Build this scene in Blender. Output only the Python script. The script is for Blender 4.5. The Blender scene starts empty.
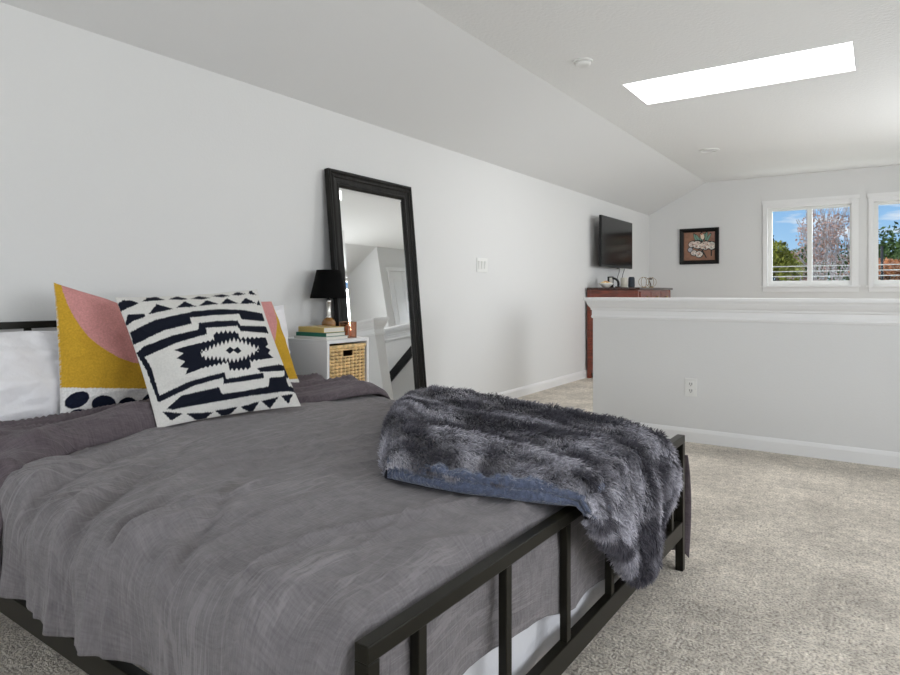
import bpy, bmesh, math, random
import numpy as np
from mathutils import Vector, Matrix
random.seed(7); rng = np.random.default_rng(7)
S = bpy.context.scene
COL = S.collection
PI = math.pi

# ------------------------------------------------------------------ camera numbers
FPX, TH, CAMH, HY = 636.0, math.radians(34.12), 0.95, 292.0
cth, sth = math.cos(TH), math.sin(TH)
def ray(x, y):
    r = (x-450)/FPX
    return (-sth+cth*r, cth+sth*r, (HY-y)/FPX)
def atX(x, y, X): v = ray(x, y); t = X/v[0]; return Vector((X, v[1]*t, CAMH+v[2]*t))
def atY(x, y, Y): v = ray(x, y); t = Y/v[1]; return Vector((v[0]*t, Y, CAMH+v[2]*t))
def proj(P):
    dep = -sth*P[0]+cth*P[1]; r = cth*P[0]+sth*P[1]
    return (450+FPX*r/dep, HY-FPX*(P[2]-CAMH)/dep)

def projarr(A):
    dep = -sth*A[..., 0]+cth*A[..., 1]; r = cth*A[..., 0]+sth*A[..., 1]
    return 450+FPX*r/dep, HY-FPX*(A[..., 2]-CAMH)/dep
# ------------------------------------------------------------------ noise in numpy
def _hash(ix, iy, seed):
    h = (ix.astype(np.int64)*374761393 + iy.astype(np.int64)*668265263 + seed*1442695041) & 0xffffffff
    h = ((h ^ (h >> 13))*1274126177) & 0xffffffff
    return ((h ^ (h >> 16)) & 0xffff)/65535.0
def vnoise(x, y, seed=0):
    x = np.asarray(x, float); y = np.asarray(y, float)
    ix = np.floor(x); iy = np.floor(y); fx = x-ix; fy = y-iy
    fx = fx*fx*fx*(fx*(fx*6-15)+10); fy = fy*fy*fy*(fy*(fy*6-15)+10)
    a = _hash(ix, iy, seed); b = _hash(ix+1, iy, seed); c = _hash(ix, iy+1, seed); d = _hash(ix+1, iy+1, seed)
    return (a*(1-fx)+b*fx)*(1-fy)+(c*(1-fx)+d*fx)*fy*1.0-0.5
def fbm(x, y, seed=0, o=3):
    s = 0; a = 1.0
    for k in range(o):
        s = s+a*vnoise(x*2**k, y*2**k, seed+k*17); a *= .5
    return s
def ridged(x, y, seed=0):
    n = np.abs(vnoise(x, y, seed)*2)
    return (1-n)**3

# ------------------------------------------------------------------ materials
def newmat(name):
    m = bpy.data.materials.new(name); m.use_nodes = True
    nt = m.node_tree; b = nt.nodes['Principled BSDF']
    return m, nt, b
def mat(name, col, rough=.6, metal=0, bump=0, bscale=200, var=0, vscale=6, spec=.5, stretch=None, sheen=0, attr=None, coat=0, detail=4, dist=.01):
    m, nt, b = newmat(name)
    N = nt.nodes; L = nt.links
    b.inputs['Base Color'].default_value = (*col, 1); b.inputs['Roughness'].default_value = rough
    b.inputs['Metallic'].default_value = metal; b.inputs['Specular IOR Level'].default_value = spec
    if sheen: b.inputs['Sheen Weight'].default_value = sheen
    if coat: b.inputs['Coat Weight'].default_value = coat
    tc = N.new('ShaderNodeTexCoord'); out = tc.outputs['Object']
    if stretch:
        mp = N.new('ShaderNodeMapping'); mp.inputs['Scale'].default_value = stretch
        L.new(out, mp.inputs[0]); out = mp.outputs[0]
    colsock = None
    if attr:
        a = N.new('ShaderNodeAttribute'); a.attribute_name = attr; colsock = a.outputs['Color']
    if var:
        n = N.new('ShaderNodeTexNoise'); n.inputs['Scale'].default_value = vscale; n.inputs['Detail'].default_value = detail
        L.new(out, n.inputs['Vector'])
        mr = N.new('ShaderNodeMapRange'); mr.inputs[1].default_value = .3; mr.inputs[2].default_value = .7
        mr.inputs[3].default_value = 1-var; mr.inputs[4].default_value = 1+var
        L.new(n.outputs[0], mr.inputs[0])
        mx = N.new('ShaderNodeVectorMath'); mx.operation = 'SCALE'
        if colsock: L.new(colsock, mx.inputs[0])
        else: mx.inputs[0].default_value = col
        L.new(mr.outputs[0], mx.inputs['Scale']); colsock = mx.outputs[0]
    if colsock: L.new(colsock, b.inputs['Base Color'])
    if bump:
        n = N.new('ShaderNodeTexNoise'); n.inputs['Scale'].default_value = bscale; n.inputs['Detail'].default_value = detail
        L.new(out, n.inputs['Vector'])
        bp = N.new('ShaderNodeBump'); bp.inputs['Strength'].default_value = bump; bp.inputs['Distance'].default_value = dist
        L.new(n.outputs[0], bp.inputs['Height']); L.new(bp.outputs[0], b.inputs['Normal'])
    return m
M = {}
M['wall'] = mat('wall_paint', (.71, .71, .705), .75, bump=.08, bscale=90, spec=.3)
M['slope'] = mat('slope_paint', (.72, .72, .715), .8, bump=.06, bscale=90, spec=.25)
M['ceil'] = mat('ceiling_texture', (.84, .84, .83), .9, bump=.35, bscale=45, spec=.2, detail=6)
M['trim'] = mat('trim_paint', (.80, .80, .80), .35, spec=.5)
M['white'] = mat('white_laminate', (.74, .74, .74), .45)
M['plastic'] = mat('white_plastic', (.78, .78, .76), .35)
M['slot'] = mat('slot_dark', (.08, .08, .08), .6)
M['black_metal'] = mat('dark_powdercoat', (.0125, .0115, .0080), .32, metal=.0, spec=.15)
M['black_plastic'] = mat('black_plastic', (.006, .006, .0065), .35, spec=.3)
M['screen'] = mat('screen_glass', (.007, .007, .0075), .15, spec=.35)
M['navy_cloth'] = mat('navy_mesh', (.018, .024, .036), .7, bump=.3, bscale=900)
M['cherry'] = mat('cherry_wood', (.17, .032, .014), .28, var=.45, vscale=9, stretch=(1, 1, 9), spec=.6, coat=.3)
M['darkcherry'] = mat('dark_cherry_top', (.045, .014, .009), .22, var=.4, vscale=9, stretch=(9, 1, 9), coat=.4)
M['brass'] = mat('aged_brass', (.30, .19, .07), .35, metal=1)
M['frame_black'] = mat('distressed_black_wood', (.0095, .0088, .0075), .36, var=.6, vscale=14, stretch=(1, 1, .15), bump=.3, bscale=30, spec=.18)
M['art_frame'] = mat('black_picture_frame', (.007, .0065, .006), .35, spec=.25)
M['shade_black'] = mat('black_lamp_shade', (.0035, .0035, .0035), .6, spec=.04)
M['shade_in'] = mat('shade_lining', (.5, .42, .28), .7)
M['amber'] = mat('amber_resin', (.27, .13, .035), .2, var=.3, vscale=20, coat=.5)
M['silver'] = mat('brushed_silver', (.62, .60, .56), .25, metal=.9)
M['copper_glass'] = mat('copper_tinted_glass', (.40, .25, .17), .25, metal=.5)
M['candle'] = mat('pink_wax', (.72, .46, .36), .6)
M['wicker'] = mat('wicker', (.74, .52, .25), .55, var=.35, vscale=40, bump=.2, bscale=120)
M['wicker_dark'] = mat('wicker_gap_shade', (.09, .045, .018), .8)  # dark backing colour puts shade into the gaps of the weave
M['paper'] = mat('book_pages', (.74, .72, .66), .8, bump=.3, bscale=60, stretch=(1, 1, 30))
M['book_white'] = mat('white_book_cover', (.66, .65, .62), .5)
M['book_green'] = mat('green_book_cover', (.02, .15, .10), .5)
M['book_yellow'] = mat('floral_book_cover', (.62, .46, .15), .5, attr='Col')
M['linen_white'] = mat('white_cotton', (.80, .79, .815), .9, bump=.25, bscale=35, sheen=.2, dist=.02)
M['sheet'] = mat('white_sheet', (.72, .72, .75), .9, bump=.3, bscale=25, dist=.02)
M['aztec'] = mat('woven_black_white', (1, 1, 1), .95, attr='Col', var=.06, vscale=160, bump=.5, bscale=260, dist=.004, spec=.08)
M['colorblock'] = mat('woven_colour_block', (1, 1, 1), .95, attr='Col', var=.13, vscale=150, bump=.5, bscale=260, dist=.004, spec=.1)
M['sherpa'] = mat('sherpa_fleece', (.080, .100, .165), .95, var=.3, vscale=90, bump=1.0, bscale=130, sheen=.4, dist=.01)
M['furbase'] = mat('fur_backing', (.045, .045, .058), .95)
M['fur'] = mat('frosted_fur', (1, 1, 1), .75, attr='Col', sheen=.15, spec=.25)
M['painting'] = mat('painted_canvas', (1, 1, 1), .7, attr='Col', bump=.2, bscale=200)
M['blue_scrap'] = mat('blue_lint', (.12, .27, .40), .9)
M['ceramic'] = mat('white_ceramic', (.75, .73, .68), .25)
M['popcorn'] = mat('cream_petals', (.80, .62, .30), .7, var=.4, vscale=60)
M['orange'] = mat('orange_beads', (.65, .20, .05), .6)
M['jar'] = mat('cream_candle_jar', (.60, .57, .49), .3)
M['bark'] = mat('pale_bark', (.46, .41, .40), .9, var=.3, vscale=8)
M['bark_dark'] = mat('dark_bark', (.10, .075, .055), .9)
M['leaf_pink'] = mat('russet_twigs', (.46, .29, .235), .9, var=.4, vscale=3)
M['leaf_yellow'] = mat('yellow_green_leaves', (.30, .30, .045), .8, var=.5, vscale=3)
M['leaf_green'] = mat('green_leaves', (.07, .12, .025), .8, var=.5, vscale=2)
M['leaf_dark'] = mat('dark_needles', (.025, .04, .018), .9)
M['leaf_orange'] = mat('orange_leaves', (.55, .21, .075), .8, var=.4, vscale=3)
M['lawn'] = mat('lawn', (.12, .16, .05), .95, var=.4, vscale=.8)
M['pole'] = mat('dark_pole', (.03, .03, .03), .7)
M['cord'] = mat('grey_cord', (.10, .10, .10), .6)

def mk_carpet():
    m, nt, b = newmat('carpet'); N = nt.nodes; L = nt.links
    b.inputs['Roughness'].default_value = 1; b.inputs['Specular IOR Level'].default_value = .1
    tc = N.new('ShaderNodeTexCoord')
    def noise(sc, det=3):
        n = N.new('ShaderNodeTexNoise'); n.inputs['Scale'].default_value = sc; n.inputs['Detail'].default_value = det
        L.new(tc.outputs['Object'], n.inputs['Vector']); return n
    speck = N.new('ShaderNodeTexVoronoi'); speck.inputs['Scale'].default_value = 170
    L.new(tc.outputs['Object'], speck.inputs['Vector'])
    fine = noise(120, 5); mid = noise(28, 4); big = noise(3.6, 4)
    r1 = N.new('ShaderNodeValToRGB')
    e = r1.color_ramp.elements
    e[0].position = .34; e[0].color = (.40, .355, .31, 1)
    e[1].position = .52; e[1].color = (.72, .66, .575, 1)
    x = e.new(.70); x.color = (.84, .785, .70, 1)
    L.new(fine.outputs[0], r1.inputs[0])
    mp = N.new('ShaderNodeMapRange'); mp.inputs[1].default_value = .3; mp.inputs[2].default_value = .7; mp.inputs[3].default_value = .80; mp.inputs[4].default_value = 1.14
    L.new(big.outputs[0], mp.inputs[0])
    mp2 = N.new('ShaderNodeMapRange'); mp2.inputs[1].default_value = .3; mp2.inputs[2].default_value = .7; mp2.inputs[3].default_value = .80; mp2.inputs[4].default_value = 1.14
    L.new(mid.outputs[0], mp2.inputs[0])
    mu = N.new('ShaderNodeMath'); mu.operation = 'MULTIPLY'; L.new(mp.outputs[0], mu.inputs[0]); L.new(mp2.outputs[0], mu.inputs[1])
    sc = N.new('ShaderNodeVectorMath'); sc.operation = 'SCALE'
    L.new(r1.outputs[0], sc.inputs[0]); L.new(mu.outputs[0], sc.inputs['Scale'])
    L.new(sc.outputs[0], b.inputs['Base Color'])
    ad = N.new('ShaderNodeMath'); ad.operation = 'ADD'; L.new(fine.outputs[0], ad.inputs[0]); L.new(mid.outputs[0], ad.inputs[1])
    bp = N.new('ShaderNodeBump'); bp.inputs['Strength'].default_value = .6; bp.inputs['Distance'].default_value = .02
    L.new(ad.outputs[0], bp.inputs['Height']); L.new(bp.outputs[0], b.inputs['Normal'])
    return m
M['carpet'] = mk_carpet()

def mk_duvet(name, base, hi, crease=.5):
    m, nt, b = newmat(name); N = nt.nodes; L = nt.links
    b.inputs['Roughness'].default_value = .92; b.inputs['Specular IOR Level'].default_value = .15
    b.inputs['Sheen Weight'].default_value = .12
    uv = N.new('ShaderNodeUVMap')
    def noise(sc, scale, rot=0, det=4):
        mp = N.new('ShaderNodeMapping'); mp.inputs['Scale'].default_value = scale; mp.inputs['Rotation'].default_value = (0, 0, rot)
        L.new(uv.outputs[0], mp.inputs[0])
        n = N.new('ShaderNodeTexNoise'); n.inputs['Scale'].default_value = sc; n.inputs['Detail'].default_value = det
        L.new(mp.outputs[0], n.inputs['Vector']); return n
    weave = noise(1, (330, 55, 1), .06, 3); weave2 = noise(1, (26, 190, 1), .0, 3); blot = noise(26, (1, 1, 1), 0, 7)
    c1 = noise(1, (15, 1.5, 1), .10, 4); c2 = noise(1, (24, 2.2, 1), -.22, 3)
    def crease_of(n, w):
        s = N.new('ShaderNodeMath'); s.operation = 'SUBTRACT'; s.inputs[1].default_value = .5; L.new(n.outputs[0], s.inputs[0])
        a = N.new('ShaderNodeMath'); a.operation = 'ABSOLUTE'; L.new(s.outputs[0], a.inputs[0])
        r = N.new('ShaderNodeMapRange'); r.inputs[1].default_value = 0; r.inputs[2].default_value = w; r.inputs[3].default_value = 1; r.inputs[4].default_value = 0
        L.new(a.outputs[0], r.inputs[0]); return r
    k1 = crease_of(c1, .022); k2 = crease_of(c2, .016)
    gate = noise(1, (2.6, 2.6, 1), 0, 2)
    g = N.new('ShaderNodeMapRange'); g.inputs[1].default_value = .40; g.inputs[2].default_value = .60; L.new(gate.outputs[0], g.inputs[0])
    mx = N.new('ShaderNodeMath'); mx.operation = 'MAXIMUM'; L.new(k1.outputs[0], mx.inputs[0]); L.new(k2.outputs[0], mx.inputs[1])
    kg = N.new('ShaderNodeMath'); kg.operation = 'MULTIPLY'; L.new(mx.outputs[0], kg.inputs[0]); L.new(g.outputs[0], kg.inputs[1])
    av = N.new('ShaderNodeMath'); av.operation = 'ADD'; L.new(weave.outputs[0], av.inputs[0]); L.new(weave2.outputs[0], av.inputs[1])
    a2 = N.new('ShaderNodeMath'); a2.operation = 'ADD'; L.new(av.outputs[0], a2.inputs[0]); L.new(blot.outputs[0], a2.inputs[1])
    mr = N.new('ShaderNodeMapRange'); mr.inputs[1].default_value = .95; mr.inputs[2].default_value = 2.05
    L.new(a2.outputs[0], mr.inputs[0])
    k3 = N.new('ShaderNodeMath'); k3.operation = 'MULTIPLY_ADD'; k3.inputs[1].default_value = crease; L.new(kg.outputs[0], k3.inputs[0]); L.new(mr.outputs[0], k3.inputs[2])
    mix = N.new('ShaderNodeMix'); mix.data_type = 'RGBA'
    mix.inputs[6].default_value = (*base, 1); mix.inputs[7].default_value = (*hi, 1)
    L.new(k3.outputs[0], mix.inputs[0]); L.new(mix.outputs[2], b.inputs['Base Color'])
    h = N.new('ShaderNodeMath'); h.operation = 'MULTIPLY_ADD'; h.inputs[1].default_value = 1.2; L.new(kg.outputs[0], h.inputs[0]); L.new(av.outputs[0], h.inputs[2])
    bp = N.new('ShaderNodeBump'); bp.inputs['Strength'].default_value = .38; bp.inputs['Distance'].default_value = .006
    L.new(h.outputs[0], bp.inputs['Height']); L.new(bp.outputs[0], b.inputs['Normal'])
    return m
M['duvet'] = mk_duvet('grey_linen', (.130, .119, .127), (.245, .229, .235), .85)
M['duvet_under'] = mk_duvet('plum_linen', (.070, .056, .064), (.150, .124, .136), .4)

def mk_glass(name, tint=(1, 1, 1), refl=.06):
    m = bpy.data.materials.new(name); m.use_nodes = True; nt = m.node_tree; N = nt.nodes; L = nt.links
    N.remove(N['Principled BSDF'])
    t = N.new('ShaderNodeBsdfTransparent'); t.inputs[0].default_value = (*tint, 1)
    g = N.new('ShaderNodeBsdfGlossy'); g.inputs['Roughness'].default_value = .02
    mx = N.new('ShaderNodeMixShader'); mx.inputs[0].default_value = refl
    L.new(t.outputs[0], mx.inputs[1]); L.new(g.outputs[0], mx.inputs[2])
    L.new(mx.outputs[0], N['Material Output'].inputs[0]); return m
M['glass'] = mk_glass('window_glass', (.97, .98, .98), .006)
M['clear'] = mk_glass('clear_glass', (.86, .86, .84), .12)
m, nt, b = newmat('mirror_silver'); b.inputs['Metallic'].default_value = 1; b.inputs['Roughness'].default_value = .015
b.inputs['Base Color'].default_value = (.88, .89, .89, 1); M['mirror'] = m
def emit(name, col, st):
    m, nt, b = newmat(name); b.inputs['Base Color'].default_value = (.8, .8, .8, 1)
    b.inputs['Emission Color'].default_value = (*col, 1); b.inputs['Emission Strength'].default_value = st; return m
M['skypane'] = emit('daylit_acrylic', (1, .995, .985), 9.5)

# ------------------------------------------------------------------ mesh builder
class MB:
    def __init__(s): s.v = []; s.f = []; s.mi = []; s.c = None; s.uv = None
    def add(s, vs, fs, mi=0):
        o = len(s.v); s.v += [tuple(x) for x in vs]
        s.f += [tuple(i+o for i in f) for f in fs]; s.mi += [mi]*len(fs); return s
    def box(s, a, b, mi=0, T=None):
        x0, y0, z0 = a; x1, y1, z1 = b
        vs = [(x, y, z) for z in (z0, z1) for y in (y0, y1) for x in (x0, x1)]
        if T: vs = [T(*p) for p in vs]
        return s.add(vs, [(0, 2, 3, 1), (4, 5, 7, 6), (0, 1, 5, 4), (2, 6, 7, 3), (0, 4, 6, 2), (1, 3, 7, 5)], mi)
    def tube(s, pts, r, n=8, mi=0, caps=True):
        pts = [Vector(p) for p in pts]; rs = r if isinstance(r, (list, tuple)) else [r]*len(pts)
        vs = []; fs = []; up = None
        for i, p in enumerate(pts):
            t = (pts[min(i+1, len(pts)-1)]-pts[max(i-1, 0)]).normalized()
            if up is None: up = Vector((0, 0, 1)) if abs(t.z) < .9 else Vector((1, 0, 0))
            a = t.cross(up).normalized(); bb = a.cross(t).normalized(); up = bb
            for k in range(n):
                an = 2*PI*k/n; vs.append(p+(a*math.cos(an)+bb*math.sin(an))*rs[i])
        for i in range(len(pts)-1):
            for k in range(n):
                k2 = (k+1) % n; fs.append((i*n+k, i*n+k2, (i+1)*n+k2, (i+1)*n+k))
        if caps: fs += [tuple(range(n-1, -1, -1)), tuple((len(pts)-1)*n+k for k in range(n))]
        return s.add(vs, fs, mi)
    def lathe(s, c, prof, n=32, mi=0, ax='z', cap=True):
        vs = []; fs = []
        for (r, h) in prof:
            for k in range(n):
                a = 2*PI*k/n; q = (r*math.cos(a), r*math.sin(a), h)
                if ax == 'x': q = (h, q[0], q[1])
                if ax == 'y': q = (q[0], h, q[1])
                vs.append((c[0]+q[0], c[1]+q[1], c[2]+q[2]))
        for i in range(len(prof)-1):
            for k in range(n):
                k2 = (k+1) % n; fs.append((i*n+k, i*n+k2, (i+1)*n+k2, (i+1)*n+k))
        if cap: fs += [tuple(range(n-1, -1, -1)), tuple((len(prof)-1)*n+k for k in range(n))]
        return s.add(vs, fs, mi)
    def grid(s, P, mi=0, close=False, flip=False):
        h, w = P.shape[:2]; vs = P.reshape(-1, 3).tolist(); fs = []
        for i in range(h-1):
            for j in range(w-1):
                q = (i*w+j, i*w+j+1, (i+1)*w+j+1, (i+1)*w+j)
                fs.append(q[::-1] if flip else q)
        return s.add(vs, fs, mi)
    def sphere(s, c, r, n=12, mi=0, sc=(1, 1, 1)):
        prof = [(max(1e-4, r*math.sin(PI*i/n)), -r*math.cos(PI*i/n)) for i in range(n+1)]
        vs = []; fs = []; m_ = 2*n
        for (rr, h) in prof:
            for k in range(m_):
                a = 2*PI*k/m_; vs.append((c[0]+rr*math.cos(a)*sc[0], c[1]+rr*math.sin(a)*sc[1], c[2]+h*sc[2]))
        for i in range(n):
            for k in range(m_):
                k2 = (k+1) % m_; fs.append((i*m_+k, i*m_+k2, (i+1)*m_+k2, (i+1)*m_+k))
        return s.add(vs, fs, mi)
    def build(s, name, mats, parent=None, smooth=False, bevel=0, weld=0, solid=0):
        if not isinstance(mats, (list, tuple)): mats = [mats]
        me = bpy.data.meshes.new(name)
        off = np.array(worldloc(parent)) if parent else np.zeros(3)
        V = np.array(s.v, float)-off
        me.from_pydata(V.tolist(), [], s.f)
        for m_ in mats: me.materials.append(m_)
        if len(mats) > 1: me.polygons.foreach_set('material_index', s.mi)
        if s.c is not None:
            at = me.color_attributes.new('Col', 'FLOAT_COLOR', 'POINT')
            at.data.foreach_set('color', np.asarray(s.c, np.float32).ravel())
        if s.uv is not None:
            ul = me.uv_layers.new(name='UVMap'); li = np.empty(len(me.loops), np.int32); me.loops.foreach_get('vertex_index', li)
            ul.data.foreach_set('uv', np.asarray(s.uv, np.float32)[li].ravel())
        if weld or s.c is None and s.uv is None:
            bm = bmesh.new(); bm.from_mesh(me)
            if weld: bmesh.ops.remove_doubles(bm, verts=bm.verts, dist=weld)
            bmesh.ops.recalc_face_normals(bm, faces=bm.faces)
            bm.to_mesh(me); bm.free()
        if smooth: me.polygons.foreach_set('use_smooth', [True]*len(me.polygons))
        me.update()
        o = bpy.data.objects.new(name, me); COL.objects.link(o)
        if parent: o.parent = parent
        if solid:
            md = o.modifiers.new('thick', 'SOLIDIFY'); md.thickness = solid; md.offset = -1
        if bevel:
            md = o.modifiers.new('bevel', 'BEVEL'); md.width = bevel; md.segments = 2; md.limit_method = 'ANGLE'; md.angle_limit = .6
            md.harden_normals = False
        return o
def worldloc(o):
    p = Vector((0, 0, 0))
    while o: p += o.location; o = o.parent
    return p
def tag(o, label=None, cat=None, group=None, kind=None):
    if label: o['label'] = label
    if cat: o['category'] = cat
    if group: o['group'] = group
    if kind: o['kind'] = kind
    return o
def thing(name, loc, label, cat, group=None):
    o = bpy.data.objects.new(name, None); COL.objects.link(o); o.location = loc; o.empty_display_size = .1
    return tag(o, label, cat, group)
def struct(name, mb, m, parent=None, **k):
    o = mb.build(name, m, parent, **k)
    if parent is None: o['kind'] = 'structure'
    return o

# ------------------------------------------------------------------ room numbers
XL, XR, YN, YF = -2.715, 1.775, -2.0, 9.0
KZ, CZ, CXL, CXR = 2.03, 2.42, -1.94, 1.0
HX, HY0, HY1, HZ = -1.65, 4.2, 4.32, .912
SY1 = 5.32                                   # far side of the stairwell
def panel(mb, u0, u1, w0, w1, holes, fn, mi=0):
    """a slab with rectangular holes; fn(u, w, side) gives a point on either face"""
    us = sorted({u0, u1, *[h[0] for h in holes], *[h[1] for h in holes]})
    ws = sorted({w0, w1, *[h[2] for h in holes], *[h[3] for h in holes]})
    for i in range(len(us)-1):
        for j in range(len(ws)-1):
            a, b_, c, d = us[i], us[i+1], ws[j], ws[j+1]
            if any(h[0]-1e-6 <= a and b_ <= h[1]+1e-6 and h[2]-1e-6 <= c and d <= h[3]+1e-6 for h in holes): continue
            vs = [fn(p, q, s_) for s_ in (0, 1) for q in (c, d) for p in (a, b_)]
            mb.add(vs, [(0, 2, 3, 1), (4, 5, 7, 6), (0, 1, 5, 4), (2, 6, 7, 3), (0, 4, 6, 2), (1, 3, 7, 5)], mi)
T = .14
# floor with the stair opening
mb = MB()
panel(mb, XL-T, XR+T, YN-T, YF+T, [(-1.45, XR+T, HY1, SY1)], lambda u, w, s: (u, w, -.22*s))
struct('floor', mb, M['carpet'], weld=1e-5)
# walls
mb = MB(); panel(mb, YN-T, YF+T, -.0, KZ, [], lambda u, w, s: (XL-T*s, u, w)); struct('wall_left', mb, M['wall'], weld=1e-5)
W3 = (.3, 3.3, .65, 1.9); W6 = (5.45, 6.75, .85, 1.95)
mb = MB(); panel(mb, YN-T, YF+T, 0, KZ, [W3, W6], lambda u, w, s: (XR+T*s, u, w)); struct('wall_right', mb, M['wall'], weld=1e-5)
W4 = (-2.0, 1.2, .75, 1.95)
def gable(mb, y0, y1):
    prof = [(XL, KZ), (XR, KZ), (CXR, CZ), (CXL, CZ)]
    vs = [(x, y0, z) for x, z in prof]+[(x, y1, z) for x, z in prof]
    mb.add(vs, [(0, 1, 2, 3), (7, 6, 5, 4), (0, 4, 5, 1), (1, 5, 6, 2), (2, 6, 7, 3), (3, 7, 4, 0)])
mb = MB(); panel(mb, XL, XR, 0, KZ, [W4], lambda u, w, s: (u, YN-T*s, w)); gable(mb, YN-T, YN); struct('wall_near', mb, M['wall'])
WA = (-1.199, -.29, 1.03, 2.012)
WB = (-.070, .84, 1.03, 2.012)
mb = MB(); panel(mb, XL, XR, 0, KZ, [WA, WB], lambda u, w, s: (u, YF+T*s, w)); gable(mb, YF, YF+T); struct('wall_far', mb, M['wall'])
# ceilings: two slopes and the flat with its skylight opening
SK = (-1.52, -.135, 4.42, 5.005)
mb = MB(); panel(mb, CXL, CXR, YN-T, YF+T, [SK], lambda u, w, s: (u, w, CZ+.16*s)); struct('ceiling', mb, M['ceil'])
def slope(name, xa, xb):
    d = Vector((xb-xa, 0, CZ-KZ)).normalized(); n = Vector((-d.z, 0, d.x)) if xb > xa else Vector((d.z, 0, -d.x))
    if n.z < 0: n = -n
    mb = MB(); vs = []
    for y in (YN-T, YF+T):
        for (x, z) in ((xa, KZ), (xb, CZ)):
            vs += [(x, y, z), (x+n.x*.15, y, z+n.z*.15)]
    mb.add(vs, [(0, 2, 6, 4), (1, 5, 7, 3), (0, 1, 3, 2), (4, 6, 7, 5), (0, 4, 5, 1), (2, 3, 7, 6)])
    struct(name, mb, M['slope'])
slope('ceiling_left', XL, CXL); slope('ceiling_right', XR, CXR)
# closet box at the far right with its door (seen in the mirror)
CY = 7.95
mb = MB()
mb.box((CXR, CY, 0), (XR, YF, KZ)); vs = [(CXR, CY, KZ), (XR, CY, KZ), (CXR, CY, CZ), (CXR, YF, KZ), (XR, YF, KZ), (CXR, YF, CZ)]
mb.add(vs, [(0, 1, 2), (3, 5, 4), (0, 3, 4, 1), (1, 4, 5, 2), (2, 5, 3, 0)])
struct('wall_closet', mb, M['wall'])
d = thing('door_1', (CXR, 8.5, 0), None, None); d['kind'] = 'structure'
mb = MB(); mb.box((CXR-.02, 8.12, 0), (CXR, 8.18, 2.03)); mb.box((CXR-.02, 8.82, 0), (CXR, 8.88, 2.03)); mb.box((CXR-.025, 8.10, 2.03), (CXR, 8.90, 2.09))
mb.build('door_casing', M['trim'], d)
for k, (ya, yb) in enumerate(((8.18, 8.50), (8.50, 8.82))):
    mb = MB(); mb.box((CXR-.012, ya+.004, .01), (CXR, yb-.004, 2.02))
    for (za, zb) in ((.15, .9), (1.0, 1.9)):
        mb.box((CXR-.020, ya+.06, za), (CXR-.010, yb-.06, zb))
    o = mb.build('door_panel', M['trim'], d, bevel=.006)
    kb = MB(); kb.lathe((CXR-.045, (yb-.05 if k == 0 else ya+.05), 1.0), [(.006, .03), (.006, .012), (.018, .008), (.018, -.008), (.008, -.014)], 14, ax='x'); kb.build('knob', M['silver'], o, smooth=True)

# half walls round the stairwell
mb = MB(); panel(mb, HX, XR, -2.4, HZ-.02, [], lambda u, w, s: (u, HY0+.12*s, w)); struct('wall_half', mb, M['wall'], weld=1e-5)
mb = MB(); panel(mb, HX+.02, XR, -2.4, HZ-.03, [], lambda u, w, s: (u, SY1+.12*s, w)); struct('wall_stair', mb, M['wall'], weld=1e-5)
def sweep_cap(name, x0, x1, y0, y1, z):
    prof = [(.0, -.142), (.006, -.142), (.010, -.130), (.006, -.118), (.006, -.088), (.012, -.083), (.014, -.072), (.024, -.060), (.034, -.040), (.037, -.026), (.050, -.024), (.052, -.012), (.050, -.001), (.046, 0), (.0, 0)]
    mb = MB(); n = len(prof); vs = []; fs = []
    for (o_, h) in prof:
        vs += [(x1, y0-o_, z+h), (x0-o_, y0-o_, z+h), (x0-o_, y1+o_, z+h), (x1, y1+o_, z+h)]
    for i in range(n-1):
        for k in range(3):
            fs.append((i*4+k, i*4+k+1, (i+1)*4+k+1, (i+1)*4+k))
    fs.append(tuple((n-1)*4+k for k in range(4)))
    mb.add(vs, fs); struct(name, mb, M['trim'])
sweep_cap('trim_1', HX, XR, HY0, HY1, HZ)
sweep_cap('trim_2', HX+.02, XR, SY1, SY1+.12, HZ-.012)
def base(name, path, h=.085):
    prof = [(0, 0), (.014, 0), (.014, h-.022), (.010, h-.010), (.007, h-.004), (.004, h), (0, h)]
    mb = MB(); vs = []; fs = []; n = len(prof); pts = [Vector((p[0], p[1])) for p in path]
    nn = []
    for i in range(len(pts)):
        ns = []
        if i > 0: e = (pts[i]-pts[i-1]).normalized(); ns.append(Vector((e.y, -e.x)))
        if i < len(pts)-1: e = (pts[i+1]-pts[i]).normalized(); ns.append(Vector((e.y, -e.x)))
        nn.append(sum(ns, Vector((0, 0))) if len(ns) == 2 and abs(ns[0].dot(ns[1])) < .5 else ns[0])
    for i, p in enumerate(pts):
        for (o_, z) in prof: q = p+nn[i]*o_; vs.append((q.x, q.y, z))
    for i in range(len(pts)-1):
        for k in range(n-1): fs.append((i*n+k, i*n+k+1, (i+1)*n+k+1, (i+1)*n+k))
    mb.add(vs, fs); struct(name, mb, M['trim'])
base('baseboard_left', [(XL, YN), (XL, YF)])
base('baseboard_far', [(XL, YF), (CXR, YF)])
base('baseboard_half', [(-1.45, HY1), (HX, HY1), (HX, HY0), (XR, HY0)][::-1][::-1] if False else [(XR, HY0), (HX, HY0), (HX, HY1)][::-1])
base('baseboard_stair', [(HX+.02, SY1), (HX+.02, SY1+.12), (XR, SY1+.12)])
base('baseboard_closet', [(CXR, YF), (CXR, 8.88)]); base('baseboard_right', [(XR, CY), (XR, YN)])
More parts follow.
